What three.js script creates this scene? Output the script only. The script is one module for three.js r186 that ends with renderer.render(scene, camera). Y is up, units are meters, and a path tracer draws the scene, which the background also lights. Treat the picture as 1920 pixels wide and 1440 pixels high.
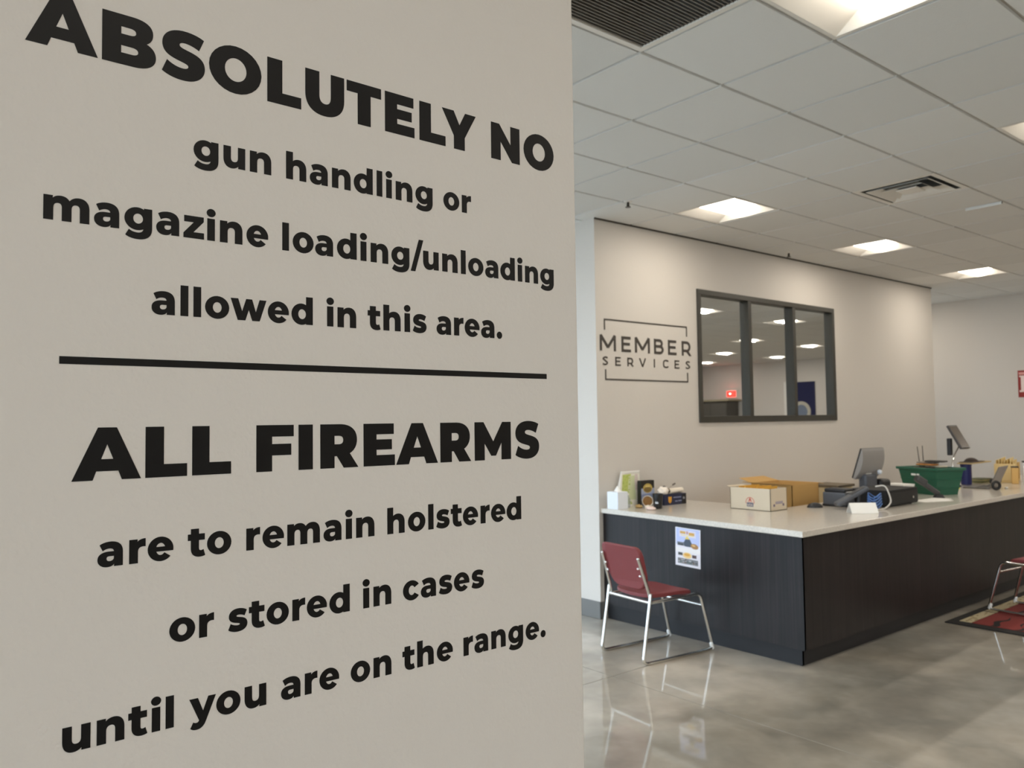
import * as THREE from 'three';
import { RoundedBoxGeometry } from 'three/addons/geometries/RoundedBoxGeometry.js';
import { mergeGeometries } from 'three/addons/utils/BufferGeometryUtils.js';
import { RectAreaLightUniformsLib } from 'three/addons/lights/RectAreaLightUniformsLib.js';

// ------------------------------------------------------------------ camera, sky, exposure
RectAreaLightUniformsLib.init();
const renderer = new THREE.WebGLRenderer({ antialias: true });
renderer.toneMapping = THREE.LinearToneMapping;
renderer.toneMappingExposure = 0.93;
renderer.shadowMap.enabled = true;
const scene = new THREE.Scene();
const EYE = 1.6308;
const camera = new THREE.PerspectiveCamera(2 * Math.atan(720 / 1519.35) * 180 / Math.PI, 1920 / 1440, 0.05, 200);
camera.rotation.order = 'YXZ';
camera.position.set(0, EYE, 0);
camera.rotation.set(0.04587, -0.68475, -0.01328);
camera.focus = 1.12;
camera.userData.fStop = 11;
scene.background = new THREE.Color().setRGB(6.5, 7.1, 8.4);          // bright overcast sky outside the windows
const LAMP = new THREE.Color().setRGB(1.0, 0.915, 0.80), LAMP_POWER = 104;   // warm ceiling panels

// ------------------------------------------------------------------ numbers of the place
const CE = 3.3275, S = 0.6096, X0 = 2.8011, Z0 = -1.8469, W = -4.7625;
const XL = -3.2, XR = 21.6, ZR = 7, ZF = -9, T = 0.905;

// ------------------------------------------------------------------ helpers
let seed = 7;
const rnd = () => { seed = (seed * 1664525 + 1013904223) >>> 0; return seed / 4294967296; };
const V = (x, y, z) => new THREE.Vector3(x, y, z);
const taken = {};
const numbered = (n) => { const k = taken[n] = (taken[n] ?? -1) + 1; return k ? n + '_' + String(k).padStart(3, '0') : n; };
const flat = (g) => { const n = g.index ? g.toNonIndexed() : g; for (const k of Object.keys(n.attributes)) if (!['position', 'normal', 'uv'].includes(k)) n.deleteAttribute(k); if (!n.attributes.uv) n.setAttribute('uv', new THREE.BufferAttribute(new Float32Array(n.attributes.position.count * 2), 2)); return n; };
const merge = (list) => (list.length === 1 ? list[0] : mergeGeometries(list.map(flat)));
function obj(name, geo, mat, parent) {
  const m = new THREE.Mesh(Array.isArray(geo) ? merge(geo) : geo, mat);
  m.castShadow = m.receiveShadow = true;
  if (parent) { m.name = name; parent.add(m); } else { m.name = numbered(name); scene.add(m); }
  return m;
}
function tag(o, label, category, group) { o.userData.label = label; o.userData.category = category; if (group) o.userData.group = group; return o; }
function thing(name, label, category, [x, y, z] = [0, 0, 0], turn = 0, group) {
  const o = new THREE.Group(); o.name = numbered(name); scene.add(o);
  o.position.set(x, y, z); o.rotation.y = turn; return tag(o, label, category, group);
}
function struct(name, geo, mat, label, category = 'wall') {
  const m = geo ? obj(name, geo, mat) : new THREE.Group();
  if (!geo) { m.name = numbered(name); scene.add(m); }
  m.userData.kind = 'structure'; return tag(m, label, category);
}
// geometries
const box = (x0, x1, y0, y1, z0, z1) => new THREE.BoxGeometry(x1 - x0, y1 - y0, z1 - z0).translate((x0 + x1) / 2, (y0 + y1) / 2, (z0 + z1) / 2);
const rbox = (w, h, d, r = 0.004, s = 2) => new RoundedBoxGeometry(w, h, d, s, Math.min(r, w / 2.01, h / 2.01, d / 2.01)).translate(0, h / 2, 0);
const rb = (x0, x1, y0, y1, z0, z1, r = 0.004, s = 2) => new RoundedBoxGeometry(x1 - x0, y1 - y0, z1 - z0, s, Math.min(r, (x1 - x0) / 2.01, (y1 - y0) / 2.01, (z1 - z0) / 2.01)).translate((x0 + x1) / 2, (y0 + y1) / 2, (z0 + z1) / 2);
const lathe = (pts, n = 28) => new THREE.LatheGeometry(pts.map(([a, b]) => new THREE.Vector2(a, b)), n);
const tube = (pts, r, n = 40, m = 8, tension = 0.5) => new THREE.TubeGeometry(new THREE.CatmullRomCurve3(pts.map((p) => V(...p)), false, 'catmullrom', tension), n, r, m, false);
const cyl = (r1, r2, h, n = 20) => new THREE.CylinderGeometry(r1, r2, h, n).translate(0, h / 2, 0);
function quadSlab(a, b, c, d, t = 0.002) {       // a thin plate between four points, with thickness t along its normal
  const n = V(...b).sub(V(...a)).cross(V(...d).sub(V(...a))).normalize().multiplyScalar(t), top = [a, b, c, d].map((p) => V(...p).add(n).toArray()), P = [a, b, c, d, ...top];
  const f = [[0, 3, 2, 1], [4, 5, 6, 7], [0, 1, 5, 4], [1, 2, 6, 5], [2, 3, 7, 6], [3, 0, 4, 7]], pos = [];
  for (const [i, j, k, l] of f) for (const q of [i, j, k, i, k, l]) pos.push(...P[q]);
  const g = new THREE.BufferGeometry().setAttribute('position', new THREE.Float32BufferAttribute(pos, 3)); g.computeVertexNormals(); return flat(g);
}
function uvm(g, ox = 0, oy = 0) {                 // uv in metres, taken along the axis a face looks at
  g = flat(g); const p = g.attributes.position, n = g.attributes.normal, uv = [];
  for (let i = 0; i < p.count; i++) {
    const a = Math.abs(n.getX(i)), b = Math.abs(n.getY(i)), c = Math.abs(n.getZ(i));
    if (b >= a && b >= c) uv.push(p.getX(i) + ox, p.getZ(i) + oy); else if (a >= c) uv.push(p.getZ(i) + ox, p.getY(i) + oy); else uv.push(p.getX(i) + ox, p.getY(i) + oy);
  }
  return g.setAttribute('uv', new THREE.Float32BufferAttribute(uv, 2));
}
// noise and textures
function lattice(n) { const a = new Float32Array(n * n); for (let i = 0; i < a.length; i++) a[i] = rnd(); return (x, y) => { const xi = Math.floor(x), yi = Math.floor(y), fx = x - xi, fy = y - yi, u = fx * fx * (3 - 2 * fx), v = fy * fy * (3 - 2 * fy), q = (i, j) => a[(((j % n) + n) % n) * n + ((i % n) + n) % n]; return (q(xi, yi) * (1 - u) + q(xi + 1, yi) * u) * (1 - v) + (q(xi, yi + 1) * (1 - u) + q(xi + 1, yi + 1) * u) * v; }; }
function fbm(cells, oct) { const L = []; for (let o = 0; o < oct; o++) L.push(lattice(cells << o)); return (u, v) => { let s = 0, k = 0.5, t = 0; L.forEach((f, o) => { s += k * f(u * (cells << o), v * (cells << o)); t += k; k *= 0.55; }); return s / t; }; }
function dataTex(w, h, fn, srgb, size = 1) {
  const d = new Uint8Array(w * h * 4);
  for (let y = 0; y < h; y++) for (let x = 0; x < w; x++) { const c = fn((x + 0.5) / w, (y + 0.5) / h, x, y), o = (y * w + x) * 4; if (Array.isArray(c)) { d[o] = c[0]; d[o + 1] = c[1]; d[o + 2] = c[2]; } else d[o] = d[o + 1] = d[o + 2] = c; d[o + 3] = 255; }
  const t = new THREE.DataTexture(d, w, h); t.wrapS = t.wrapT = THREE.RepeatWrapping; t.magFilter = THREE.LinearFilter; if (srgb) t.colorSpace = THREE.SRGBColorSpace; t.repeat.set(1 / size, 1 / size); t.needsUpdate = true; return t;
}
function canvasTex(w, h, draw) { const c = document.createElement('canvas'); c.width = w; c.height = h; draw(c.getContext('2d'), w, h); const t = new THREE.CanvasTexture(c); t.colorSpace = THREE.SRGBColorSpace; t.magFilter = THREE.LinearFilter; return t; }
const clamp = (x) => Math.max(0, Math.min(255, x));
const std = (color, roughness = 0.6, o = {}) => new THREE.MeshStandardMaterial({ color, roughness, ...o });
const phys = (color, roughness = 0.6, o = {}) => new THREE.MeshPhysicalMaterial({ color, roughness, ...o });

// ------------------------------------------------------------------ materials
const peelA = fbm(96, 3), peelB = fbm(24, 2);
const peel = dataTex(1024, 1024, (u, v) => clamp(255 * (0.7 * peelA(u, v) + 0.3 * peelB(u, v))), false, 0.5);
const paint = std('#cec8c0', 0.62, { bumpMap: peel, bumpScale: 0.0009 });
const galvanized = std('#9a9c9c', 0.45, { metalness: 0.6 });
const tileN = fbm(64, 3);
const tileBump = dataTex(512, 512, (u, v) => clamp(255 * tileN(u, v)), false, 0.3);
const tileMats = ['#dededb', '#dbdbd8', '#e0e0dd'].map((c) => std(c, 0.92, { bumpMap: tileBump, bumpScale: 0.0006 }));
const teeMat = std('#b3b0a9', 0.6);
const whiteMetal = std('#e4e0d8', 0.45);
const fA = fbm(5, 6), fB = fbm(11, 5), fC = fbm(40, 4), fD = fbm(3, 3);
const concrete = dataTex(1024, 1024, (u, v) => {
  const w = 0.06 * (fB(v + 0.3, u) - 0.5), a = fA(u + w, v - w), b = fB(u * 1 + 2 * w, v), c = fC(u, v), d = fD(u, v);
  const k = 0.56 + 0.40 * (a - 0.5) + 0.28 * (b - 0.5) + 0.12 * (c - 0.5), warm = 0.35 * (d - 0.5) + 0.3 * (b - 0.5);
  return [clamp(255 * (k + 0.022 + 0.10 * warm)), clamp(255 * (k - 0.005)), clamp(255 * (k - 0.055 - 0.10 * warm))];
}, true, 5.5);
const floorMat = phys('#ffffff', 0.42, { map: concrete, clearcoat: 0.9, clearcoatRoughness: 0.045 });
const gA = lattice(256), gB = lattice(64), gC = fbm(6, 4);
const grain = dataTex(1024, 512, (u, v) => {
  const s = 0.5 * gA(u * 256, v * 3) + 0.35 * gB(u * 64, v * 2) + 0.25 * gC(u, v), k = 0.62 + 0.95 * (s - 0.55);
  return [clamp(40 * k), clamp(33 * k), clamp(33 * k)];
}, true, 1.2);
const laminate = phys('#ffffff', 0.42, { map: grain, specularIntensity: 0.55 });
const toeMat = std('#0f0e11', 0.6);
const qA = fbm(60, 3);
const quartz = phys('#ffffff', 0.3, { map: dataTex(512, 512, (u, v) => { const k = 0.86 + 0.16 * (qA(u, v) - 0.5); return [clamp(236 * k), clamp(228 * k), clamp(215 * k)]; }, true, 0.4), clearcoat: 0.6, clearcoatRoughness: 0.12 });
const bronze = std('#3b3932', 0.45, { metalness: 0.25 });
const vinylInk = phys('#0a0909', 0.5, { specularIntensity: 0.45 });
const signInk = std('#3d3731', 0.6);
const chrome = std('#d9d9d6', 0.14, { metalness: 1 });
const vA = fbm(70, 3);
const vinylBump = dataTex(512, 512, (u, v) => clamp(255 * vA(u, v)), false, 0.15);
const burgundy = phys('#7c3335', 0.5, { bumpMap: vinylBump, bumpScale: 0.0006 });
const blackPlastic = std('#17171a', 0.45), greyPlastic = std('#4c4f55', 0.4), paleGrey = std('#8d8985', 0.38), white = std('#e9e7e1', 0.6), board = std('#c39a5c', 0.85), cream = std('#dccaa0', 0.8);

// ------------------------------------------------------------------ floor: poured slabs between saw cuts
{
  const f = struct('floor', null, null, 'polished grey brown concrete floor with saw-cut joints', 'floor');
  const xs = [XL - 0.3, -1.09, 3.79, 8.67, 13.55, 18.43, XR + 0.3], zs = [ZF - 0.3, -8.55, -3.67, 1.21, 6.09, ZR + 0.3], g = 0.0025;
  for (let i = 0; i + 1 < xs.length; i++) for (let j = 0; j + 1 < zs.length; j++) obj('slab', uvm(box(xs[i] + g, xs[i + 1] - g, -0.06, 0, zs[j] + g, zs[j + 1] - g)), floorMat, f);
  obj('joint_filler', box(XL - 0.3, XR + 0.3, -0.2, -0.012, ZF - 0.3, ZR + 0.3), std('#3a3632', 0.9), f);
}
// ------------------------------------------------------------------ ceiling: tiles dropped below the tee grid
const fixture = (i, j) => (!(i === 16 && j === 3) && ((i % 4) + 4) % 4 === 0 && ((j % 4) + 4) % 4 === 3) || (i === 14 && j === 6) || (i === 5 && j === 1) || (i === -1 && j === 0);
const cellX = (i) => X0 + (i + 0.5) * S, cellZ = (j) => Z0 - (j + 0.5) * S;
{
  const c = struct('ceiling', null, null, 'suspended ceiling of square off-white tiles in a grid', 'ceiling');
  const deckMat = std('#8f8d88', 0.9);
  obj('deck', box(XL - 0.3, XR + 0.3, CE + 0.62, CE + 0.8, ZF - 0.3, ZR + 0.3), deckMat, c);
  obj('parapet', box(XL - 0.3, XR + 0.3, CE + 0.1, CE + 0.62, ZF - 0.3, ZF - 0.15), deckMat, c); obj('parapet', box(XL - 0.3, XR + 0.3, CE + 0.1, CE + 0.62, ZR + 0.15, ZR + 0.3), deckMat, c);
  obj('parapet', box(XL - 0.3, XL - 0.15, CE + 0.1, CE + 0.62, ZF - 0.15, ZR + 0.15), deckMat, c); obj('parapet', box(XR + 0.15, XR + 0.3, CE + 0.1, CE + 0.62, ZF - 0.15, ZR + 0.15), deckMat, c);
  const tg = new THREE.BoxGeometry(S - 0.012, 0.014, S - 0.012), p = tg.attributes.position;
  for (let k = 0; k < p.count; k++) if (p.getY(k) < 0) { p.setX(k, p.getX(k) - Math.sign(p.getX(k)) * 0.005); p.setZ(k, p.getZ(k) - Math.sign(p.getZ(k)) * 0.005); }
  tg.translate(0, 0.007, 0); tg.computeVertexNormals();
  const uvs = tg.attributes.uv; for (let k = 0; k < uvs.count; k++) uvs.setXY(k, uvs.getX(k) * S, uvs.getY(k) * S);
  const rest = [];
  for (let j = -14; j <= 11; j++) for (let i = -9; i <= 30; i++) {
    if (fixture(i, j)) continue;
    if (i >= -2 && i <= 17 && j >= -3 && j <= 6) { const t = obj('ceiling_tile', tg, tileMats[(i * 7 + j * 3 + 50) % 3], c); t.position.set(cellX(i), CE, cellZ(j)); } else rest.push(tg.clone().translate(cellX(i), CE, cellZ(j)));
  }
  const r = obj('far_ceiling_tiles', rest, tileMats[0], c); r.userData.kind = 'stuff';
  for (let j = -14; j <= 12; j++) obj('main_tee', box(XL, XR, CE + 0.011, CE + 0.014, Z0 - j * S - 0.012, Z0 - j * S + 0.012), teeMat, c);
  for (let i = -9; i <= 31; i++) obj('cross_tee', box(X0 + i * S - 0.012, X0 + i * S + 0.012, CE + 0.0112, CE + 0.0142, ZF, ZR), teeMat, c);
}
// ------------------------------------------------------------------ walls
const FA = -0.0136, FD = 1, EDGE = 0.9777;                          // the lettered wall: turned a little, one metre away
const lettered = new THREE.Group();
{
  const wl = struct('wall_front', uvm(rb(-4.15, EDGE, -0.02, CE + 0.1, -0.24, 0, 0.006, 3)), paint, 'pale grey painted wall carrying the black lettering, in the foreground', 'wall');
  wl.position.set(0, 0, -FD); wl.rotation.y = -FA;
  lettered.position.copy(wl.position); lettered.rotation.copy(wl.rotation); lettered.updateMatrix();
}
const WX0 = 6.137, WX1 = 8.585, WY0 = 1.593, WY1 = 2.851;
const CX = 4.798, CX1 = 11.097;
struct('wall_back', uvm(merge([box(CX, WX0, -0.02, CE + 0.02, W - 0.15, W), box(WX1, CX1, -0.02, CE + 0.02, W - 0.15, W), box(WX0, WX1, -0.02, WY0, W - 0.15, W), box(WX0, WX1, WY1, CE + 0.02, W - 0.15, W)])), paint, 'greige painted office wall behind the counter with an interior window', 'wall');
struct('wall_left', uvm(box(CX, CX + 0.15, -0.02, CE + 0.02, ZF + 0.35, W - 0.15)), paint, 'painted side wall of the office running back from the corner', 'wall');
struct('wall_right', uvm(box(CX1 - 0.15, CX1, -0.02, CE + 0.02, ZF + 0.35, W - 0.15)), paint, 'right side wall of the office block', 'wall');
struct('wall_inner', uvm(box(CX, CX1, -0.02, CE + 0.02, ZF + 0.2, ZF + 0.35)), paint, 'rear wall of the unlit office behind the window', 'wall');
struct('wall_far', uvm(box(12.715, 12.9, -0.02, CE + 0.02, ZF - 0.05, -2.6)), paint, 'painted end wall on the far right', 'wall');
struct('wall_east', uvm(box(XR, XR + 0.2, -0.02, CE + 0.15, ZF, ZR + 0.2)), paint, 'end wall of the hall seen in the window reflection', 'wall');
struct('wall_rear', uvm(box(XL - 0.2, XR + 0.2, -0.02, CE + 0.15, ZR, ZR + 0.2)), paint, 'rear wall of the hall behind the camera', 'wall');
struct('baseboard_left', [rb(CX - 0.012, CX, 0, 0.14, ZF + 0.35, W + 0.012, 0.004), rb(CX - 0.012, 4.855, 0, 0.14, W, W + 0.012, 0.004)], std('#6e6d6a', 0.5), 'grey rubber baseboard at the foot of the side wall corner', 'baseboard');
struct('trim_1', box(CX, CX1, CE - 0.012, CE + 0.004, W, W + 0.012), std('#4a463f', 0.7), 'thin dark wall angle along the top of the office wall', 'trim');
// storefront facades that let the daylight in
function facade(name, label, along, at, from, to, n) {
  const f = struct(name, null, null, label, 'window'), A = (a0, a1, y0, y1, t0, t1) => (along === 'x' ? box(a0, a1, y0, y1, at + t0, at + t1) : box(at + t0, at + t1, y0, y1, a0, a1));
  obj('sill', A(from, to, -0.02, 0.12, -0.08, 0.08), bronze, f); obj('head', A(from, to, 3.05, CE + 0.15, -0.1, 0.1), paint, f);
  const st = (to - from) / n, pane = new THREE.MeshPhysicalMaterial({ color: '#eef4f4', roughness: 0.02, transmission: 1, thickness: 0, ior: 1.5 });
  for (let k = 0; k <= n; k++) obj('mullion', A(from + k * st - 0.03, from + k * st + 0.03, 0.12, 3.05, -0.06, 0.06), bronze, f);
  for (let k = 0; k < n; k++) obj('pane', A(from + k * st + 0.03, from + (k + 1) * st - 0.03, 0.12, 3.05, -0.002, 0.002), pane, f);
}
facade('window_2', 'storefront glazing along the left side letting daylight in', 'z', XL - 0.1, ZF, -1.24, 6);
facade('window_4', 'storefront glazing along the left side behind the camera', 'z', XL - 0.1, 1.6, ZR, 4);
struct('wall_west', uvm(box(XL - 0.2, XL, -0.02, CE + 0.15, -1.24, 1.57)), paint, 'left wall of the hall beside the lettered wall', 'wall');
facade('window_3', 'storefront glazing across the back of the building', 'x', ZF - 0.1, XL, 12.8, 13);
struct('wall_north', uvm(box(12.8, XR + 0.2, -0.02, CE + 0.15, ZF - 0.2, ZF)), paint, 'closed back wall right of the rear glazing', 'wall');
struct('ground_outside', box(-40, 60, -0.3, -0.21, -60, 40), std('#9b9892', 0.9), 'pale pavement outside the building', 'ground');

// ------------------------------------------------------------------ interior window of the office
{
  const w = struct('window_1', null, null, 'dark framed three-pane reflective interior window in the office wall', 'window');
  const F = 0.05, D0 = W - 0.13, D1 = W + 0.018, G0 = W - 0.034;
  obj('frame_top', rb(WX0, WX1, WY1 - F, WY1, D0, D1, 0.004), bronze, w); obj('frame_bottom', rb(WX0, WX1, WY0, WY0 + F + 0.012, D0, D1, 0.004), bronze, w);
  obj('frame_side', rb(WX0, WX0 + F, WY0 + F, WY1 - F, D0, D1, 0.004), bronze, w); obj('frame_side', rb(WX1 - F, WX1, WY0 + F, WY1 - F, D0, D1, 0.004), bronze, w);
  for (const [a, b] of [[6.936, 6.992], [7.736, 7.79]]) obj('mullion', rb(a, b, WY0 + F, WY1 - F, D0, D1, 0.004), bronze, w);
  const mirror = std('#f3f7f9', 0.015, { metalness: 1, transparent: true, opacity: 0.96 });
  for (const [a, b] of [[WX0 + F, 6.936], [6.992, 7.736], [7.79, WX1 - F]]) obj('pane', box(a, b, WY0 + F + 0.01, WY1 - F, G0 - 0.003, G0), mirror, w);
}

// ------------------------------------------------------------------ ceiling lights
function lensGeo() {
  const pos = [], n = 12, P = (t, x) => [x, 0.078 - 0.083 * Math.sin(t), 0.13 * Math.cos(t)];
  for (let k = 0; k < n; k++) { const a = k / n * Math.PI, b = (k + 1) / n * Math.PI, L = 0.232; pos.push(...P(a, -L), ...P(b, -L), ...P(b, L), ...P(a, -L), ...P(b, L), ...P(a, L)); for (const s of [-L, L]) pos.push(s, 0.078, 0, ...P(a, s), ...P(b, s)); }
  const g = new THREE.BufferGeometry().setAttribute('position', new THREE.Float32BufferAttribute(pos, 3)); g.computeVertexNormals(); return flat(g);
}
const ringShape = (a, b) => { const s = new THREE.Shape([[-a, -a], [a, -a], [a, a], [-a, a]].map(([x, y]) => new THREE.Vector2(x, y))); s.holes.push(new THREE.Path([[-b, -b], [-b, b], [b, b], [b, -b]].map(([x, y]) => new THREE.Vector2(x, y)))); return s; };
const ring = (a, b, h) => new THREE.ExtrudeGeometry(ringShape(a, b), { depth: h, bevelEnabled: false }).rotateX(Math.PI / 2);
const troffer = (() => {
  const g = new THREE.Group(); g.name = 'recessed_ceiling_light';
  const lensMat = std('#fff6e6', 0.5, { emissive: new THREE.Color().setRGB(1, 0.915, 0.80), emissiveIntensity: 8 });
  obj('frame', ring(0.3, 0.28, 0.004).translate(0, 0.006, 0), whiteMetal, g);
  for (const s of [-1, 1]) {
    obj('side_pan', quadSlab([-0.28, 0.004, s * 0.28], [0.28, 0.004, s * 0.28], [0.234, 0.08, s * 0.125], [-0.234, 0.08, s * 0.125]), whiteMetal, g);
    obj('end_plate', quadSlab([s * 0.28, 0.004, -0.28], [s * 0.28, 0.004, 0.28], [s * 0.234, 0.08, 0.125], [s * 0.234, 0.08, -0.125]), whiteMetal, g);
  }
  obj('lens', lensGeo(), lensMat, g);
  return g;
})();
function lightAt(i, j, label, group) {
  const t = troffer.clone(); t.name = numbered('recessed_ceiling_light'); scene.add(t); t.position.set(cellX(i), CE, cellZ(j)); tag(t, label, 'ceiling light', group);
  const l = new THREE.RectAreaLight(LAMP, LAMP_POWER, 0.42, 0.085); l.position.set(cellX(i), CE - 0.008, cellZ(j)); l.rotation.x = -Math.PI / 2; scene.add(l);
}
const lightLabels = { '0,-1': 'recessed square ceiling light cut off by the top edge, nearest one', '4,-1': 'recessed square ceiling light cut off by the right edge', '4,3': 'recessed square ceiling light above the office corner and wall sign', '8,3': 'recessed square ceiling light in the middle of the row along the office wall', '12,3': 'recessed square ceiling light at the far end of the row, by the end wall' };
for (let j = -13; j <= 3; j += 4) for (let i = -8; i <= 28; i += 4) {
  if (i === 16 && j === 3) continue;
  const k = i + ',' + j;
  lightAt(i, j, lightLabels[k] ?? 'recessed square ceiling light elsewhere in the hall, mirrored in the office window at most', 'recessed ceiling lights' + (lightLabels[k] ? '' : ' out of view'));
}
lightAt(14, 6, 'recessed square ceiling light in the passage behind the office, out of view', 'recessed ceiling lights out of view');

// ------------------------------------------------------------------ things on the ceiling
{
  const d = thing('air_diffuser', 'square white stepped air diffuser set in the ceiling grid', 'air vent', [cellX(5), CE, cellZ(1)]);
  obj('frame', ring(0.3, 0.262, 0.006).translate(0, 0.007, 0), whiteMetal, d);
  const cone = (a, b, y0, y1) => { const P = [[-1, -1], [1, -1], [1, 1], [-1, 1]], g = []; for (let k = 0; k < 4; k++) { const [x, z] = P[k], [u, v] = P[(k + 1) % 4]; g.push(quadSlab([x * a, y0, z * a], [u * a, y0, v * a], [u * b, y1, v * b], [x * b, y1, z * b], 0.0015)); } return g; };
  obj('vane', cone(0.232, 0.165, -0.004, 0.034), whiteMetal, d); obj('vane', cone(0.15, 0.095, -0.006, 0.032), whiteMetal, d);
  obj('core', rb(-0.075, 0.075, -0.006, 0.004, -0.075, 0.075, 0.003), whiteMetal, d);
  obj('duct', [box(-0.275, 0.275, 0.5, 0.503, -0.275, 0.275), box(-0.275, -0.275 + 0.003, 0.012, 0.5, -0.275, 0.275), box(0.275 - 0.003, 0.275, 0.012, 0.5, -0.275, 0.275), box(-0.275, 0.275, 0.012, 0.5, -0.275, -0.275 + 0.003), box(-0.275, 0.275, 0.012, 0.5, 0.275 - 0.003, 0.275)], galvanized, d);
}
{
  const d = thing('return_air_grille', 'dark slatted return air grille in a white ceiling frame', 'air vent', [cellX(-1), CE, cellZ(0)]);
  obj('frame', ring(0.3, 0.272, 0.008).translate(0, 0.006, 0), whiteMetal, d);
  const sl = box(-0.272, 0.272, -0.006, 0.006, -0.0016, 0.0016).rotateX(-0.5), m = std('#8f8b84', 0.5);
  for (let k = 0; k < 28; k++) { const s = obj('slat', sl, m, d); s.position.set(0, 0.008, -0.265 + k * 0.53 / 27); }
  obj('duct', [box(-0.275, 0.275, 0.5, 0.503, -0.275, 0.275), box(-0.275, -0.275 + 0.003, 0.012, 0.5, -0.275, 0.275), box(0.275 - 0.003, 0.275, 0.012, 0.5, -0.275, 0.275), box(-0.275, 0.275, 0.012, 0.5, -0.275, -0.275 + 0.003), box(-0.275, 0.275, 0.012, 0.5, 0.275 - 0.003, 0.275)], galvanized, d);
}
{
  const d = thing('ceiling_clip_rail', 'short white rail clipped to the ceiling grid right of the diffuser', 'ceiling rail', [7.076, CE, -2.60]);
  obj('rail', rb(-0.012, 0.003, -0.022, 0, -0.135, 0.135, 0.002), std('#dfe0dc', 0.5), d);
  obj('backing', box(0.003, 0.012, -0.016, 0.004, -0.135, 0.135), std('#262422', 0.6), d);
}
for (const [x, z, lab] of [[4.66, -4.25, 'small sprinkler head on the ceiling near the office corner'], [7.46, -4.6, 'small dark sprinkler head on the ceiling close above the window wall']]) {
  const s = thing('sprinkler_head', lab, 'sprinkler', [x, CE, z], 0, 'sprinkler heads');
  obj('escutcheon', cyl(0.034, 0.03, 0.006).translate(0, -0.006, 0), whiteMetal, s); obj('stem', cyl(0.009, 0.012, 0.034, 12).translate(0, -0.04, 0), std('#4b4844', 0.4, { metalness: 0.7 }), s); obj('deflector', cyl(0.022, 0.022, 0.003, 16).translate(0, -0.046, 0), std('#4b4844', 0.4, { metalness: 0.7 }), s);
}

// ------------------------------------------------------------------ lettering
// Heavy geometric letters drawn as outlines, 1000 units to the em.
const shape = (d) => {        // d: numbers after M / L / C in one string
  const s = new THREE.Shape(), tk = d.match(/[MLCZH]|-?[\d.]+/g); let cur = s, cmd = 'M', i = 0, first = true;
  const num = () => parseFloat(tk[i++]);
  while (i < tk.length) {
    if (/[MLCZH]/.test(tk[i])) { cmd = tk[i++]; if (cmd === 'H') { cur = new THREE.Path(); s.holes.push(cur); cmd = 'M'; } if (cmd === 'Z') { cur.closePath(); continue; } }
    if (cmd === 'M') { cur.moveTo(num(), num()); cmd = 'L'; } else if (cmd === 'L') cur.lineTo(num(), num()); else if (cmd === 'C') cur.bezierCurveTo(num(), num(), num(), num(), num(), num());
  }
  return s;
};
const ell = (cx, cy, rx, ry) => { const s = new THREE.Shape(); s.absellipse(cx, cy, rx, ry, 0, Math.PI * 2, false, 0); return s; };
const ringO = (cx, cy, rx, ry, ix, iy, jx, jy) => { const s = ell(cx, cy, rx, ry), h = new THREE.Path(); h.absellipse(ix, iy, jx, jy, 0, Math.PI * 2, true, 0); s.holes.push(h); return s; };
const arcO = (cx, cy, rx, ry, ix, iy, jx, jy, a0, a1) => { const p = [], n = 40, R = Math.PI / 180; for (let k = 0; k <= n; k++) { const a = (a0 + (a1 - a0) * k / n) * R; p.push(new THREE.Vector2(cx + rx * Math.cos(a), cy + ry * Math.sin(a))); } for (let k = n; k >= 0; k--) { const a = (a0 + (a1 - a0) * k / n) * R; p.push(new THREE.Vector2(ix + jx * Math.cos(a), iy + jy * Math.sin(a))); } return new THREE.Shape(p); };
function brush(pts) {         // a stroke of changing width through points [x, y, width]
  const c = new THREE.CatmullRomCurve3(pts.map(([x, y, w]) => V(x, y, w)), false, 'centripetal'), n = 56, L = [], R = [];
  for (let k = 0; k <= n; k++) { const p = c.getPoint(k / n), t = c.getTangent(k / n), m = Math.hypot(t.x, t.y) || 1, nx = -t.y / m * p.z / 2, ny = t.x / m * p.z / 2; L.push(new THREE.Vector2(p.x + nx, p.y + ny)); R.unshift(new THREE.Vector2(p.x - nx, p.y - ny)); }
  return new THREE.Shape([...L, ...R]);
}
const ARCH = 'C188 360 235 398 300 398 C360 398 397 360 397 285 L397 0 585 0 585 312 C585 475 490 557 365 557 ';
const N_LOW = 'M0 0 L188 0 188 270 ' + ARCH + 'C290 557 225 530 180 478 L180 545 0 545 Z';
const turned = (sh, w, k) => { const p = sh.getPoints(16).map((q) => new THREE.Vector2(w - q.x * k, 545 - q.y)); return new THREE.Shape(p); };
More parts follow.
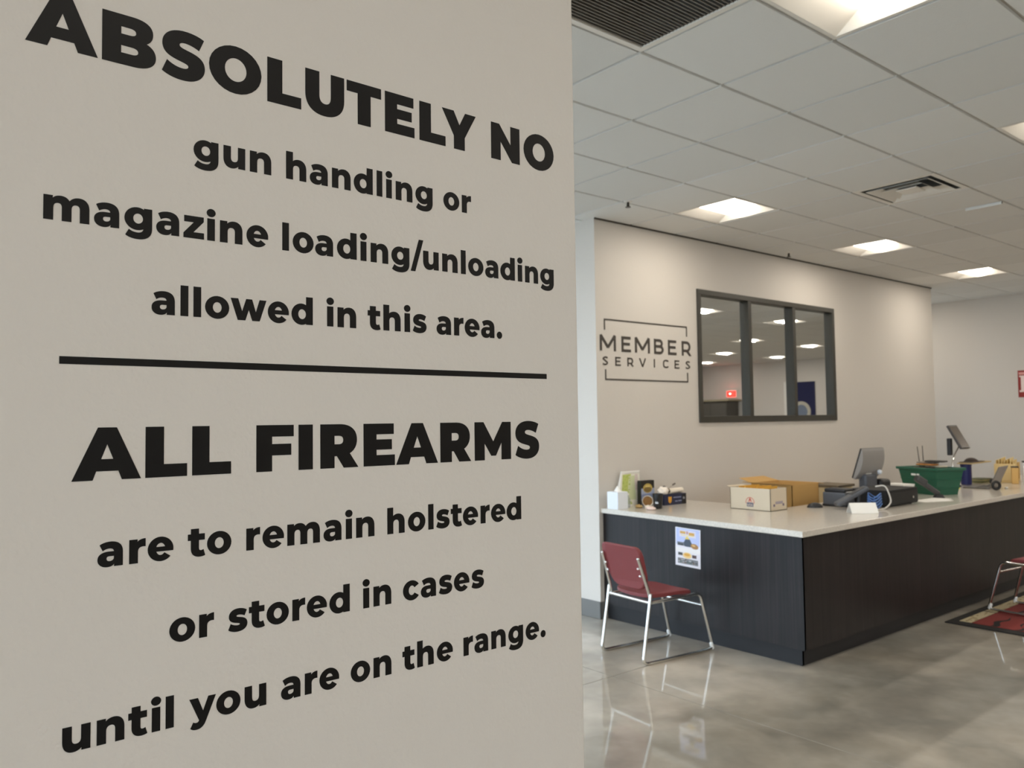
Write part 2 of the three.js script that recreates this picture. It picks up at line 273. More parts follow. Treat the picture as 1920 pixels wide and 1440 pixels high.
const GLYPH = {
  A: [856, [shape('M0 0 L312 700 545 700 856 0 614 0 570 119 294 119 252 0 Z H428 477 L352 278 504 278 Z')]],
  B: [699, [shape('M0 0 L0 700 385 700 C560 700 660 640 660 522 C660 450 628 400 572 368 C652 338 699 278 699 195 C699 70 590 0 395 0 Z H240 532 L240 428 348 428 C410 428 436 446 436 480 C436 514 410 532 348 532 Z H240 268 L240 162 372 162 C434 162 464 180 464 215 C464 250 434 268 372 268 Z')]],
  E: [597, [shape('M0 0 L0 700 578 700 578 524 242 524 242 436 540 436 540 268 242 268 242 176 597 176 597 0 Z')]],
  F: [596, [shape('M0 0 L0 700 596 700 596 526 245 526 245 412 555 412 555 240 245 240 245 0 Z')]],
  I: [240, [shape('M0 0 L0 700 240 700 240 0 Z')]],
  L: [561, [shape('M0 0 L0 700 243 700 243 178 561 178 561 0 Z')]],
  M: [861, [shape('M0 0 L0 700 206 700 434 338 655 700 861 700 861 0 632 0 632 318 495 76 385 76 228 312 228 0 Z')]],
  N: [710, [shape('M0 0 L0 700 199 700 482 332 482 700 710 700 710 0 514 0 230 368 230 0 Z')]],
  O: [803, [ringO(401, 350, 401, 362, 401, 350, 167, 180)]],
  R: [676, [shape('M0 0 L0 700 340 700 C540 700 652 605 652 450 C652 350 602 272 520 228 L676 0 412 0 290 188 245 188 245 0 Z H245 515 L245 378 325 378 C378 378 404 402 404 447 C404 491 378 515 325 515 Z')]],
  S: [622, [shape('M18 68 C92 18 200 -12 312 -12 C510 -12 622 88 622 222 C622 358 525 402 388 434 C292 456 258 468 258 498 C258 522 284 540 336 540 C400 540 470 520 538 482 L608 652 C530 694 432 712 338 712 C138 712 22 612 22 480 C22 342 120 296 258 264 C352 242 386 232 386 204 C386 178 358 160 306 160 C226 160 150 190 86 238 Z')]],
  T: [654, [shape('M0 700 L654 700 654 522 449 522 449 0 205 0 205 522 0 522 Z')]],
  U: [690, [shape('M0 700 L243 700 243 320 C243 225 285 185 347 185 C409 185 449 225 449 320 L449 700 690 700 690 310 C690 105 560 -12 345 -12 C130 -12 0 105 0 310 Z')]],
  Y: [767, [shape('M0 700 L258 700 390 452 522 700 767 700 506 238 506 0 262 0 262 242 Z')]],
  a: [542, [shape('M360 0 L542 0 542 315 C542 480 445 557 275 557 C190 557 105 535 45 495 L108 365 C150 395 200 412 250 412 C320 412 355 383 355 330 L245 330 C80 330 0 265 0 162 C0 60 80 -11 200 -11 C280 -11 335 15 362 70 Z H356 236 L262 236 C204 236 182 213 182 176 C182 136 212 110 258 110 C306 110 340 132 356 172 Z')]],
  c: [548, [arcO(300, 272, 300, 284, 305, 272, 118, 146, 36, 324)]],
  d: [620, [ringO(285, 272, 285, 284, 306, 272, 122, 142), shape('M432 0 L620 0 620 742 432 742 Z')]],
  e: [587, [arcO(294, 272, 294, 284, 294, 272, 118, 150, -9, 319), shape('M100 222 L585 222 586 318 100 318 Z')]],
  g: [626, [ringO(285, 288, 285, 269, 306, 292, 120, 128), shape('M448 545 L626 545 626 78 C626 -110 510 -198 300 -198 C190 -198 90 -172 25 -122 L98 8 C145 -28 215 -52 285 -52 C390 -52 438 -10 438 80 L448 300 Z')]],
  h: [593, [shape('M0 0 L188 0 188 270 ' + ARCH + 'C295 557 235 535 188 490 L188 742 0 742 Z')]],
  i: [226, [shape('M19 0 L207 0 207 545 19 545 Z'), ell(113, 698, 113, 97)]],
  l: [188, [shape('M0 0 L188 0 188 742 0 742 Z')]],
  m: [939, [shape('M0 0 L188 0 188 272 C188 355 228 398 288 398 C345 398 376 362 376 290 L376 0 563 0 563 272 C563 355 603 398 663 398 C720 398 751 362 751 290 L751 0 939 0 939 312 C939 480 850 557 728 557 C645 557 570 522 525 455 C487 528 420 557 345 557 C275 557 215 532 178 482 L178 545 0 545 Z')]],
  n: [585, [shape(N_LOW)]],
  o: [613, [ringO(306, 272, 306, 284, 306, 272, 122, 142)]],
  r: [364, [shape('M0 0 L188 0 188 255 C188 345 240 385 325 385 C340 385 352 384 364 382 L364 557 C280 557 215 530 178 475 L178 545 0 545 Z')]],
  s: [500, [shape('M8 52 C62 12 150 -11 240 -11 C400 -11 497 62 497 172 C497 278 420 312 312 332 C236 346 208 352 208 376 C208 396 228 410 272 410 C318 410 372 398 424 372 L480 500 C420 540 342 557 270 557 C118 557 22 482 22 372 C22 268 98 232 208 212 C284 198 310 190 310 168 C310 148 290 136 246 136 C184 136 116 156 66 190 Z')]],
  t: [420, [shape('M75 665 L263 665 263 538 410 538 410 396 263 396 263 195 C263 150 285 130 322 130 C345 130 365 137 380 148 L420 15 C385 -5 335 -11 290 -11 C155 -11 75 60 75 195 L75 396 0 396 0 538 75 538 Z')]],
  u: [570, [turned(shape(N_LOW), 570, 570 / 585)]],
  w: [951, [shape('M0 545 L185 545 297 212 410 545 560 545 668 212 775 545 951 545 768 0 575 0 478 285 378 0 186 0 Z')]],
  y: [640, [shape('M0 545 L195 545 330 212 462 545 640 545 395 -30 C345 -150 270 -198 170 -198 C110 -198 60 -182 25 -150 L92 -22 C112 -38 135 -47 160 -47 C200 -47 222 -30 240 5 Z')]],
  z: [503, [shape('M15 545 L495 545 495 435 235 143 503 143 503 0 0 0 0 110 258 402 15 402 Z')]],
  '/': [458, [shape('M0 -110 L155 -110 458 855 303 855 Z')]],
  '.': [222, [ell(111, 100, 111, 111)]],
};
const letterGeo = {};
function letter(ch, em, depth = 0.0005) {
  const key = ch + em; if (letterGeo[key]) return letterGeo[key];
  const [w, shapes] = GLYPH[ch];
  const fat = ch === ch.toUpperCase() && ch !== '.' && ch !== '/' ? 1 : 7;       // lower case is cut a little heavier
  return letterGeo[key] = merge(shapes.map((s, k) => new THREE.ExtrudeGeometry(s, { depth: 1 + 0.12 * k, bevelEnabled: true, bevelSize: fat, bevelThickness: 0.05, bevelSegments: 1, curveSegments: 14 }))).translate(-w / 2, 0, 0.05).scale(em / 1000 * w / (w + 2 * fat), em / 1000, depth);
}
const LINES = [
  ['ABSOLUTELYNO', 2.0532, [1758, 2459, 3072, 3726, 4382, 4971, 5580, 6173, 6753, 7253, 8186, 8914], 'ABSOLUTELY NO', 'largest black lettering at the top reading ABSOLUTELY NO'],
  ['gunhandlingor', 1.9559, [3355, 3711, 4055, 4549, 4875, 5215, 5559, 5822, 5980, 6237, 6587, 7089, 7378], '', 'black lowercase lettering line reading gun handling or'],
  ['magazineloading/unloading', 1.8595, [1821, 2231, 2572, 2904, 3210, 3420, 3673, 4013, 4397, 4646, 4952, 5296, 5557, 5816, 6166, 6454, 6702, 7051, 7304, 7548, 7867, 8195, 8458, 8711, 9057], '', 'longest black lettering line reading magazine loading/unloading'],
  ['allowedinthisarea.', 1.7633, [2858, 3103, 3256, 3500, 3901, 4297, 4630, 5039, 5292, 5722, 6019, 6275, 6490, 6926, 7206, 7462, 7772, 8008], '', 'black lettering line above the rule reading allowed in this area'],
  ['ALLFIREARMS', 1.5706, [2260, 2907, 3441, 4255, 4677, 5174, 5796, 6433, 7128, 7851, 8559], '', 'large black capital lettering below the rule reading ALL FIREARMS'],
  ['aretoremainholstered', 1.4735, [2302, 2590, 2846, 3260, 3535, 3963, 4228, 4648, 5064, 5310, 5564, 6063, 6412, 6660, 6875, 7124, 7391, 7676, 7937, 8261], '', 'black lettering line reading are to remain holstered'],
  ['orstoredincases', 1.3759, [3099, 3384, 3768, 4012, 4289, 4576, 4833, 5166, 5573, 5831, 6304, 6607, 6912, 7211, 7516], '', 'black lettering line reading or stored in cases'],
  ['untilyouareontherange.', 1.2780, [1978, 2323, 2609, 2807, 2960, 3342, 3654, 3996, 4465, 4748, 5010, 5479, 5826, 6256, 6547, 6889, 7322, 7572, 7912, 8265, 8617, 8850], '', 'bottom black lettering line reading until you are on the range'],
];
for (const [s, y, xs, , label] of LINES) {
  const caps = s === s.toUpperCase(), g = thing('wall_lettering', label, 'lettering', [0, 0, 0], 0, 'black lettering on the foreground wall');
  g.position.copy(lettered.position); g.rotation.copy(lettered.rotation);
  [...s].forEach((ch, k) => { const m = obj('letter', letter(ch, caps ? 0.0846 : 0.0489), vinylInk, g); m.position.set(xs[k] / 1e4, y, 0); });
}
{
  const r = tag(obj('divider_rule', rb(0.1765, 0.9015, 1.7005, 1.7090, 0, 0.0005, 0.0001, 1), vinylInk), 'long black horizontal rule dividing the two blocks of lettering', 'rule');
  r.position.copy(lettered.position); r.rotation.copy(lettered.rotation);
}
// the office sign: thin letters of even stroke, 1000 units to the cap height
const bar = (x0, y0, x1, y1, w) => { const d = new THREE.Vector2(x1 - x0, y1 - y0), l = d.length(); d.multiplyScalar(1 / l); const n = new THREE.Vector2(-d.y, d.x).multiplyScalar(w / 2), a = new THREE.Vector2(x0, y0), b = new THREE.Vector2(x1, y1); return new THREE.Shape([a.clone().add(n), b.clone().add(n), b.clone().sub(n), a.clone().sub(n)]); };
function thin(ch, w) {
  const h = w / 2, st = (...p) => brush(p.map(([x, y]) => [x, y, w]));
  switch (ch) {
    case 'M': return [1430, [bar(h, 0, h, 1000, w), bar(1430 - h, 0, 1430 - h, 1000, w), bar(h, 985, 715, 230, w * 1.05), bar(1430 - h, 985, 715, 230, w * 1.05)]];
    case 'E': return [860, [bar(h, 0, h, 1000, w), bar(0, h, 860, h, w), bar(0, 1000 - h, 845, 1000 - h, w), bar(0, 515, 760, 515, w)]];
    case 'B': return [940, [bar(h, 0, h, 1000, w), bar(0, h, 562, h, w), bar(0, 515, 562, 515, w), bar(0, 1000 - h, 542, 1000 - h, w), arcO(540, 757.5 - h / 2, 320, 242.5 + h / 2, 540, 757.5 - h / 2, 320 - w, 242.5 + h / 2 - w, -90, 90), arcO(560, 257.5 + h / 2, 380, 257.5 + h / 2, 560, 257.5 + h / 2, 380 - w, 257.5 + h / 2 - w, -90, 90)]];
    case 'R': return [1010, [bar(h, 0, h, 1000, w), bar(0, 1000 - h, 522, 1000 - h, w), bar(0, 345, 522, 345, w), arcO(520, 672.5 - h / 2, 400, 327.5 + h / 2, 520, 672.5 - h / 2, 400 - w, 327.5 + h / 2 - w, -90, 90), shape('M' + (520 - w * 0.35) + ' 300 L' + (640 + w * 0.3) + ' 330 L1010 0 L' + (1010 - w * 1.25) + ' 0 Z')]];
    case 'S': return [830, [st([770, 850], [440, 1000 - h], [110, 760], [430, 520], [760, 270], [420, h], [40, 160])]];
    case 'V': return [1130, [bar(70, 1000, 565, 20, w), bar(1060, 1000, 565, 20, w)]];
    case 'I': return [w, [bar(h, 0, h, 1000, w)]];
    default: return [980, [st([930, 830], [560, 1000 - h], [150, 800], [h, 500], [150, 200], [560, h], [930, 170])]];
  }
}
{
  const g = thing('wall_sign_lettering', 'grey wall sign reading MEMBER SERVICES between two thin brackets', 'sign', [0, 0, W]);
  const put = (ch, xc, y, cap, w) => { const [wd, sh] = thin(ch, w), m = obj('letter', merge(sh.map((s, k) => new THREE.ExtrudeGeometry(s, { depth: 1 + 0.03 * k, bevelEnabled: false }))).translate(-wd / 2, 0, 0).scale(cap / 1000, cap / 1000, 0.004), signInk, g); m.position.set(xc, y, 0); };
  [['M', 4.937], ['E', 5.162], ['M', 5.370], ['B', 5.587], ['E', 5.772], ['R', 5.975]].forEach(([c, x]) => put(c, x, 2.212, 0.134, 172));
  [...'SERVICES'].forEach((c, k) => put(c, 4.902 + k * 0.1552, 2.09, 0.075, 165));
  const t = 0.012;
  obj('bracket', [box(4.894, 5.986, 2.472, 2.472 + t, 0, 0.004), box(4.894, 4.894 + t, 2.39, 2.472, 0, 0.004), box(5.986 - t, 5.986, 2.39, 2.472, 0, 0.004)], signInk, g);
  obj('bracket', [box(4.898, 5.988, 1.966, 1.966 + t, 0, 0.004), box(4.898, 4.898 + t, 1.978, 2.056, 0, 0.004), box(5.988 - t, 5.988, 1.978, 2.056, 0, 0.004)], signInk, g);
}

// ------------------------------------------------------------------ counter
function polySlab(pts, y0, y1, bevel = 0) {       // a plate with the outline pts [x, z] from y0 to y1
  const s = new THREE.Shape(pts.map(([x, z]) => new THREE.Vector2(x, -z)));
  return new THREE.ExtrudeGeometry(s, bevel ? { depth: y1 - y0 - 2 * bevel, bevelEnabled: true, bevelSize: bevel, bevelThickness: bevel, bevelOffset: -bevel, bevelSegments: 2 } : { depth: y1 - y0, bevelEnabled: false }).rotateX(-Math.PI / 2).translate(0, y0 + bevel, 0);
}
{
  const c = thing('reception_counter', 'long dark wood laminate reception counter turning a corner to the wall', 'counter');
  obj('front_panel', uvm(polySlab([[4.842, W + 0.002], [4.782, -2.915], [4.80, -2.915], [4.862, W + 0.002]], 0.128, 0.8645)), laminate, c);
  for (let k = 0, x = 4.782; k < 4; k++, x += 1.66) obj('front_panel', uvm(box(x + (k ? 0.0012 : 0), x + 1.66, 0.128, 0.8645, -2.935, -2.915), k * 0.37), laminate, c);
  obj('toe_kick', polySlab([[4.866, W + 0.015], [4.872, -2.990], [4.892, -2.990], [4.886, W + 0.015]], 0, 0.128), toeMat, c);
  obj('toe_kick', box(4.872, 11.42, 0, 0.128, -3.01, -2.990), toeMat, c);
  obj('carcass', [box(4.9, 5.72, 0.13, 0.864, W + 0.01, -3.0), box(5.72, 11.4, 0.13, 0.864, -3.58, -2.94), box(11.4, 11.42, 0, 0.864, -3.58, -2.94)], std('#2e2a28', 0.7), c);
  const top = tag(obj('countertop', uvm(polySlab([[4.815, W + 0.001], [4.705, -2.862], [11.5, -2.872], [11.5, -3.712], [5.83, -3.712], [5.83, W + 0.001]], T - 0.04, T, 0.004)), quartz), 'pale stone L-shaped countertop lying on the dark reception counter', 'countertop');
  const d = thing('work_desk', 'low light wood work desk behind the counter under the cartons', 'desk', [7.4, 0, -4.3]);
  obj('desk_top', rb(-1.5, 1.5, 0.71, 0.74, -0.44, 0.42, 0.004), std('#b7a58a', 0.5), d);
  for (const x of [-1.42, 1.42]) for (const z of [-0.38, 0.36]) obj('leg', rb(x - 0.025, x + 0.025, 0, 0.71, z - 0.025, z + 0.025, 0.004), greyPlastic, d);
}

// ------------------------------------------------------------------ chairs
function pipe(pts, r, bend = 0.05, n = 8) {
  const P = pts.map((p) => V(...p)), path = new THREE.CurvePath(); let last = P[0];
  for (let k = 1; k < P.length - 1; k++) {
    const a = P[k].clone().add(P[k - 1].clone().sub(P[k]).setLength(bend)), b = P[k].clone().add(P[k + 1].clone().sub(P[k]).setLength(bend));
    path.add(new THREE.LineCurve3(last, a)); path.add(new THREE.QuadraticBezierCurve3(a, P[k], b)); last = b;
  }
  path.add(new THREE.LineCurve3(last, P[P.length - 1]));
  const g = new THREE.TubeGeometry(path, 16 * P.length, r, n, false), caps = [P[0], P[P.length - 1]].map((p) => new THREE.SphereGeometry(r, n, 6).translate(p.x, p.y, p.z));
  return merge([g, ...caps]);
}
function makeChair() {
  const c = new THREE.Group(); c.name = 'stacking_chair'; const r = 0.0115, hw = 0.212;
  for (const s of [-1, 1]) {
    obj('sled_frame', pipe([[-0.272, 0.455, s * hw], [-0.352, r, s * hw], [0.312, r, s * hw], [0.205, 0.408, s * (hw - 0.012)], [-0.27, 0.402, s * (hw - 0.012)]], r, 0.045), chrome, c);
    obj('back_post', pipe([[-0.262, 0.408, s * (hw - 0.012)], [-0.275, 0.47, s * (hw - 0.014)], [-0.352, 0.70, s * (hw - 0.028)]], 0.0105, 0.03), chrome, c);
    for (const [x, y] of [[-0.332, 0.632], [-0.315, 0.58]]) obj('bolt', new THREE.SphereGeometry(0.0085, 10, 8).translate(x - 0.006, y, s * (hw - 0.045)), std('#e8e8e6', 0.25, { metalness: 0.6 }), c);
    obj('glide', new THREE.CapsuleGeometry(0.0135, 0.03, 4, 10).rotateZ(0.33).translate(0.299, 0.034, s * hw), std('#e6e6e2', 0.4), c);
  }
  obj('crossbar', pipe([[-0.272, 0.405, -hw], [-0.272, 0.405, hw]], r), chrome, c);
  obj('crossbar', pipe([[0.232, 0.322, -hw + 0.01], [0.232, 0.322, hw - 0.01]], 0.009), chrome, c);
  const seat = new THREE.BoxGeometry(0.44, 0.05, 0.44, 22, 4, 22), p = seat.attributes.position;
  for (let k = 0; k < p.count; k++) {
    let x = p.getX(k) / 0.22, y = p.getY(k) / 0.025, z = p.getZ(k) / 0.22;
    const e = Math.max(Math.abs(x), Math.abs(z)), q = Math.hypot(x, z) || 1, o = 1 - 0.13 * Math.pow(Math.min(Math.abs(x), Math.abs(z)) / (e || 1), 3) * e * e, edge = Math.pow(e, 8);
    const sag = 0.012 * x * x * (x > 0 ? -1.6 : 0.4) + 0.010 * z * z - 0.004, lift = x < -0.2 ? 0 : 0;
    p.setXYZ(k, -0.045 + x * o * 0.215, 0.433 + y * 0.024 * (1 - 0.55 * edge) + sag + lift, z * o * 0.198);
  }
  seat.computeVertexNormals(); obj('seat', seat, burgundy, c);
  const s = new THREE.Shape(); s.moveTo(-0.11, 0); s.lineTo(0.11, 0); s.bezierCurveTo(0.175, 0.01, 0.205, 0.06, 0.212, 0.12); s.lineTo(0.218, 0.235); s.bezierCurveTo(0.22, 0.28, 0.20, 0.298, 0.165, 0.298); s.lineTo(-0.165, 0.298); s.bezierCurveTo(-0.20, 0.298, -0.22, 0.28, -0.218, 0.235); s.lineTo(-0.212, 0.12); s.bezierCurveTo(-0.205, 0.06, -0.175, 0.01, -0.11, 0);
  const b = new THREE.ExtrudeGeometry(s, { depth: 0.012, bevelEnabled: true, bevelSize: 0.009, bevelThickness: 0.010, bevelSegments: 3, steps: 1, curveSegments: 10 }), bp = b.attributes.position;
  for (let k = 0; k < bp.count; k++) { const u = bp.getX(k), v = bp.getY(k), t = bp.getZ(k); bp.setXYZ(k, -0.262 - 0.30 * v + t + 0.25 * u * u - 0.012, 0.482 + v * 0.96, -u * 0.87); }
  b.computeVertexNormals(); obj('backrest', b, burgundy, c);
  return c;
}
const chair1 = makeChair(); chair1.name = numbered('stacking_chair'); scene.add(chair1); chair1.position.set(4.457, 0, -3.85); chair1.rotation.y = -0.10;
tag(chair1, 'burgundy vinyl stacking chair with chrome sled legs facing the counter flyer', 'chair', 'burgundy stacking chairs');
const chair2 = chair1.clone(); chair2.name = numbered('stacking_chair'); scene.add(chair2); chair2.position.set(7.525, 0.0135, -2.452); chair2.rotation.y = 1.47;
tag(chair2, 'burgundy stacking chair cut off by the right edge, standing on the red mat', 'chair', 'burgundy stacking chairs');
{
  const m = thing('floor_mat', 'dark red floor mat with black border and beige band, under a chair', 'floor mat', [6.71, 0, -2.87]);
  obj('border', rb(0, 1.8, 0, 0.010, 0, 1.1, 0.004), std('#1c1a18', 0.95), m);
  const tex = canvasTex(1024, 512, (g, w, h) => {
    g.fillStyle = '#7c2d28'; g.fillRect(0, 0, w, h); g.fillStyle = '#1b1615';
    for (const [y, a, t] of [[0.16, 12, 34], [0.34, 22, 44], [0.54, 28, 52], [0.76, 24, 46]]) { g.beginPath(); for (let x = 0; x <= w; x += 8) g.lineTo(x, y * h + a * Math.sin(x / 60 + y * 20) + 8 * Math.sin(x / 23)); for (let x = w; x >= 0; x -= 8) g.lineTo(x, y * h + t * (0.5 + 0.5 * Math.sin(x / 80 + y * 9)) + a * Math.sin(x / 60 + y * 20 + 0.5) + 8 * Math.sin(x / 23)); g.fill(); }
  });
  const f = new THREE.BoxGeometry(1.6, 0.003, 0.82).translate(0.9, 0.0115, 0.575); obj('field', f, std('#ffffff', 0.95, { map: tex }), m);
  const bt = canvasTex(512, 64, (g, w, h) => { g.fillStyle = '#b9ab8a'; g.fillRect(0, 0, w, h); g.fillStyle = '#8c7a58'; for (let k = 0; k < 60; k++) g.fillRect(rnd() * w, rnd() * h, 4 + rnd() * 18, 3 + rnd() * 8); g.fillStyle = '#2b2521'; g.fillRect(150, 0, 6, h); g.fillRect(400, 0, 6, h); });
  obj('band', new THREE.BoxGeometry(1.6, 0.003, 0.085).translate(0.9, 0.0115, 0.115), std('#ffffff', 0.95, { map: bt }), m);
}
// ------------------------------------------------------------------ flyer on the counter front
{
  const tex = canvasTex(256, 384, (g, w, h) => {
    g.fillStyle = '#e8e6ee'; g.fillRect(0, 0, w, h); g.fillStyle = '#b9c4ea'; g.fillRect(8, 8, w - 16, 160); g.fillStyle = '#d8d5e8'; g.fillRect(40, 20, 170, 70);
    g.fillStyle = '#c79a4a'; g.fillRect(48, 34, 58, 26); g.fillRect(138, 40, 58, 28); g.fillStyle = '#b98a86'; g.fillRect(112, 30, 20, 30); g.fillStyle = '#e2d28a'; g.fillRect(60, 70, 130, 8);
    g.fillStyle = '#e0c860'; g.beginPath(); g.moveTo(95, 110); g.lineTo(122, 78); g.lineTo(150, 110); g.fill();
    g.fillStyle = '#2c3a4c'; g.beginPath(); g.moveTo(84, 150); g.lineTo(104, 112); g.lineTo(150, 108); g.lineTo(170, 150); g.lineTo(160, 184); g.lineTo(94, 184); g.fill();
    g.fillStyle = '#5a6066'; g.fillRect(20, 146, 70, 34); g.fillStyle = '#22262c'; g.fillRect(30, 160, 50, 20); g.fillStyle = '#a2743a'; g.beginPath(); g.ellipse(196, 172, 40, 26, 0.2, 0, 7); g.fill(); g.fillStyle = '#d8b06a'; g.beginPath(); g.ellipse(188, 164, 18, 10, 0.2, 0, 7); g.fill();
    g.fillStyle = '#f0eeee'; g.fillRect(0, 200, w, 44); g.fillStyle = '#f0cf8a'; g.beginPath(); g.ellipse(122, 272, 46, 30, 0, 0, 7); g.fill(); g.fillStyle = '#e0a63c'; g.beginPath(); g.ellipse(120, 266, 30, 14, 0, 0, 7); g.fill();
    g.fillStyle = '#33302a'; g.fillRect(28, 250, 46, 28); g.fillStyle = '#4a2f2a'; g.fillRect(172, 258, 44, 32); g.fillStyle = '#77787c'; g.fillRect(24, 306, w - 48, 54);
    for (let k = 0; k < 26; k++) { g.fillStyle = ['#3a3a3c', '#a9a9ac', '#6d5230', '#53605a'][k % 4]; g.fillRect(26 + rnd() * 190, 308 + rnd() * 38, 8 + rnd() * 22, 6 + rnd() * 12); }
  });
  const f = thing('paper_flyer', 'colourful paper flyer taped to the dark counter front beside the chair', 'flyer', [4.8085, 0.681, -3.862], 0);
  const pl = obj('sheet', new THREE.BoxGeometry(0.236, 0.282, 0.001), [white, white, white, white, std('#ffffff', 0.35, { map: tex }), white], f);
  pl.rotation.set(0, -Math.PI / 2 - 0.0325, 0.0); f.rotation.set(0.02, 0, 0);
}
{ // red sign on the end wall
  const s = thing('red_wall_sign', 'red and white sign on the end wall, cut off by the right edge', 'sign', [12.715, 1.87, -4.165], -Math.PI / 2);
  obj('panel', rb(-0.155, 0.155, 0, 0.378, 0, 0.004, 0.002), std('#8f2b26', 0.4), s);
  obj('white_field', rb(-0.137, 0.14, 0.075, 0.305, 0.004, 0.0055, 0.0005), std('#e9d6cf', 0.4), s);
  obj('stripe', box(-0.137, -0.117, 0.10, 0.285, 0.0055, 0.0062), std('#8f2b26', 0.4), s);
  obj('pictogram', [new THREE.CapsuleGeometry(0.03, 0.09, 4, 12).scale(1, 1, 0.05).translate(0.02, 0.185, 0.0062), box(-0.02, 0.04, 0.27, 0.278, 0.0055, 0.0062)], std('#8f2b26', 0.4), s);
  obj('heading', box(-0.14, 0.14, 0.318, 0.352, 0.004, 0.0055), std('#d79a92', 0.4), s);
}

// ------------------------------------------------------------------ things by the wall end of the counter
{
  const t = thing('tissue_box', 'plain white cube tissue box at the wall end of the counter', 'tissue box', [4.872, T, -4.622]);
  obj('carton', rbox(0.12, 0.14, 0.12, 0.003), std('#dfe4ea', 0.6), t); obj('slot', ell(0, 0, 1, 1) && new THREE.CylinderGeometry(0.03, 0.03, 0.002, 20).scale(1.4, 1, 0.7).translate(0, 0.1405, 0), std('#9aa0a8', 0.7), t);
  const tis = new THREE.ConeGeometry(0.035, 0.05, 7, 3, true).translate(0, 0.162, 0); obj('tissue', tis, std('#f2f1ee', 0.9, { side: THREE.DoubleSide }), t);
}
{ // printed bag: a tapering upright bag with a folded top
  const tex = canvasTex(256, 256, (g, w, h) => { g.fillStyle = '#e9e6d8'; g.fillRect(0, 0, w, h); g.fillStyle = '#b9c46a'; g.beginPath(); g.moveTo(20, 20); g.lineTo(140, 16); g.lineTo(120, 240); g.lineTo(30, 250); g.fill(); g.fillStyle = '#cdd3a8'; g.fillRect(110, 30, 90, 180); g.fillStyle = '#e3d9b0'; g.beginPath(); g.arc(70, 170, 26, 0, 7); g.fill(); g.fillStyle = '#d5c7c0'; g.fillRect(196, 20, 40, 120); g.fillStyle = '#a6b45a'; for (let k = 0; k < 40; k++) g.fillRect(20 + rnd() * 110, 20 + rnd() * 220, 6 + rnd() * 20, 4 + rnd() * 10); });
  const t = thing('printed_bag', 'upright white and lime green printed bag behind the tissue box', 'bag', [5.10, T, -4.722]);
  obj('front', quadSlab([-0.14, 0, 0.028], [0.14, 0, 0.028], [0.135, 0.285, 0.012], [-0.085, 0.285, 0.012], 0.002).setAttribute('uv', (() => { const u = [], P = [[0, 0], [1, 0], [1, 1], [0, 1]]; for (const f of [[0, 3, 2, 1], [0, 1, 2, 3], [0, 0, 0, 0], [0, 0, 0, 0], [0, 0, 0, 0], [0, 0, 0, 0]]) for (const q of [f[0], f[1], f[2], f[0], f[2], f[3]]) u.push(...P[q]); return new THREE.Float32BufferAttribute(u, 2); })()), std('#ffffff', 0.5, { map: tex }), t);
  obj('back', quadSlab([-0.14, 0, -0.028], [0.14, 0, -0.028], [0.135, 0.285, 0.008], [-0.085, 0.285, 0.008]), white, t);
  obj('side_gusset', [quadSlab([-0.14, 0, -0.028], [-0.14, 0, 0.028], [-0.085, 0.285, 0.012], [-0.085, 0.285, 0.006]), quadSlab([0.14, 0, -0.028], [0.14, 0, 0.028], [0.135, 0.285, 0.012], [0.135, 0.285, 0.006])], white, t);
  obj('folded_top', rb(-0.088, 0.137, 0.272, 0.292, 0.004, 0.018, 0.003), white, t);
}
{
  const tex = canvasTex(256, 320, (g, w, h) => { g.fillStyle = '#9aa3bc'; g.fillRect(0, 0, w, h); g.fillStyle = '#1e1c18'; g.fillRect(0, 0, w, 96); g.fillStyle = '#b29a4e'; g.beginPath(); g.ellipse(128, 96, 92, 62, 0, 0, 7); g.fill(); g.fillStyle = '#7a6330'; g.beginPath(); g.ellipse(128, 112, 74, 36, 0, 0, 7); g.fill(); g.fillStyle = '#d2bb72'; g.fillRect(84, 60, 88, 20); g.fillStyle = '#7c87a8'; g.fillRect(0, 170, w, 70); g.fillStyle = '#5a5f70'; g.fillRect(0, 250, w, 70); });
  const t = thing('snack_carton', 'black and gold topped carton with blue base standing on the counter', 'carton', [5.245, T, -4.645], -0.05);
  obj('carton', new THREE.BoxGeometry(0.155, 0.205, 0.044).translate(0, 0.1025, 0), [blackPlastic, blackPlastic, blackPlastic, blackPlastic, std('#ffffff', 0.4, { map: tex }), blackPlastic], t);
  obj('lid_flap', rb(-0.0775, 0.0775, 0.205, 0.209, -0.022, 0.022, 0.001), blackPlastic, t);
}
{
  const t = thing('clear_bottle', 'small clear plastic bottle between tissue box and carton', 'bottle', [4.99, T, -4.62]);
  obj('body', lathe([[0.0005, 0.001], [0.02, 0.001], [0.022, 0.01], [0.022, 0.075], [0.012, 0.092], [0.011, 0.104]], 18), phys('#e9edf2', 0.12, { transmission: 0.8, thickness: 0 }), t);
  obj('cap', cyl(0.0125, 0.0125, 0.014, 16).translate(0, 0.102, 0), white, t);
}
{ // tipped paper cup with coffee brown inside, opening to the viewer
  const t = thing('tipped_cup', 'white paper cup lying on its side showing a brown inside', 'cup', [5.135, T + 0.049, -4.53], -0.75);
  const body = lathe([[0.0005, -0.06], [0.034, -0.06], [0.044, 0], [0.047, 0.002], [0.045, 0.004], [0.041, -0.002], [0.032, -0.055], [0.0005, -0.055]], 28).rotateX(Math.PI / 2 - 0.12); obj('body', body, std('#efe6d8', 0.6), t);
  obj('coffee_stain', cyl(0.0385, 0.0385, 0.004, 24).translate(0, -0.012, 0).rotateX(Math.PI / 2 - 0.12), std('#8a6230', 0.7), t);
}
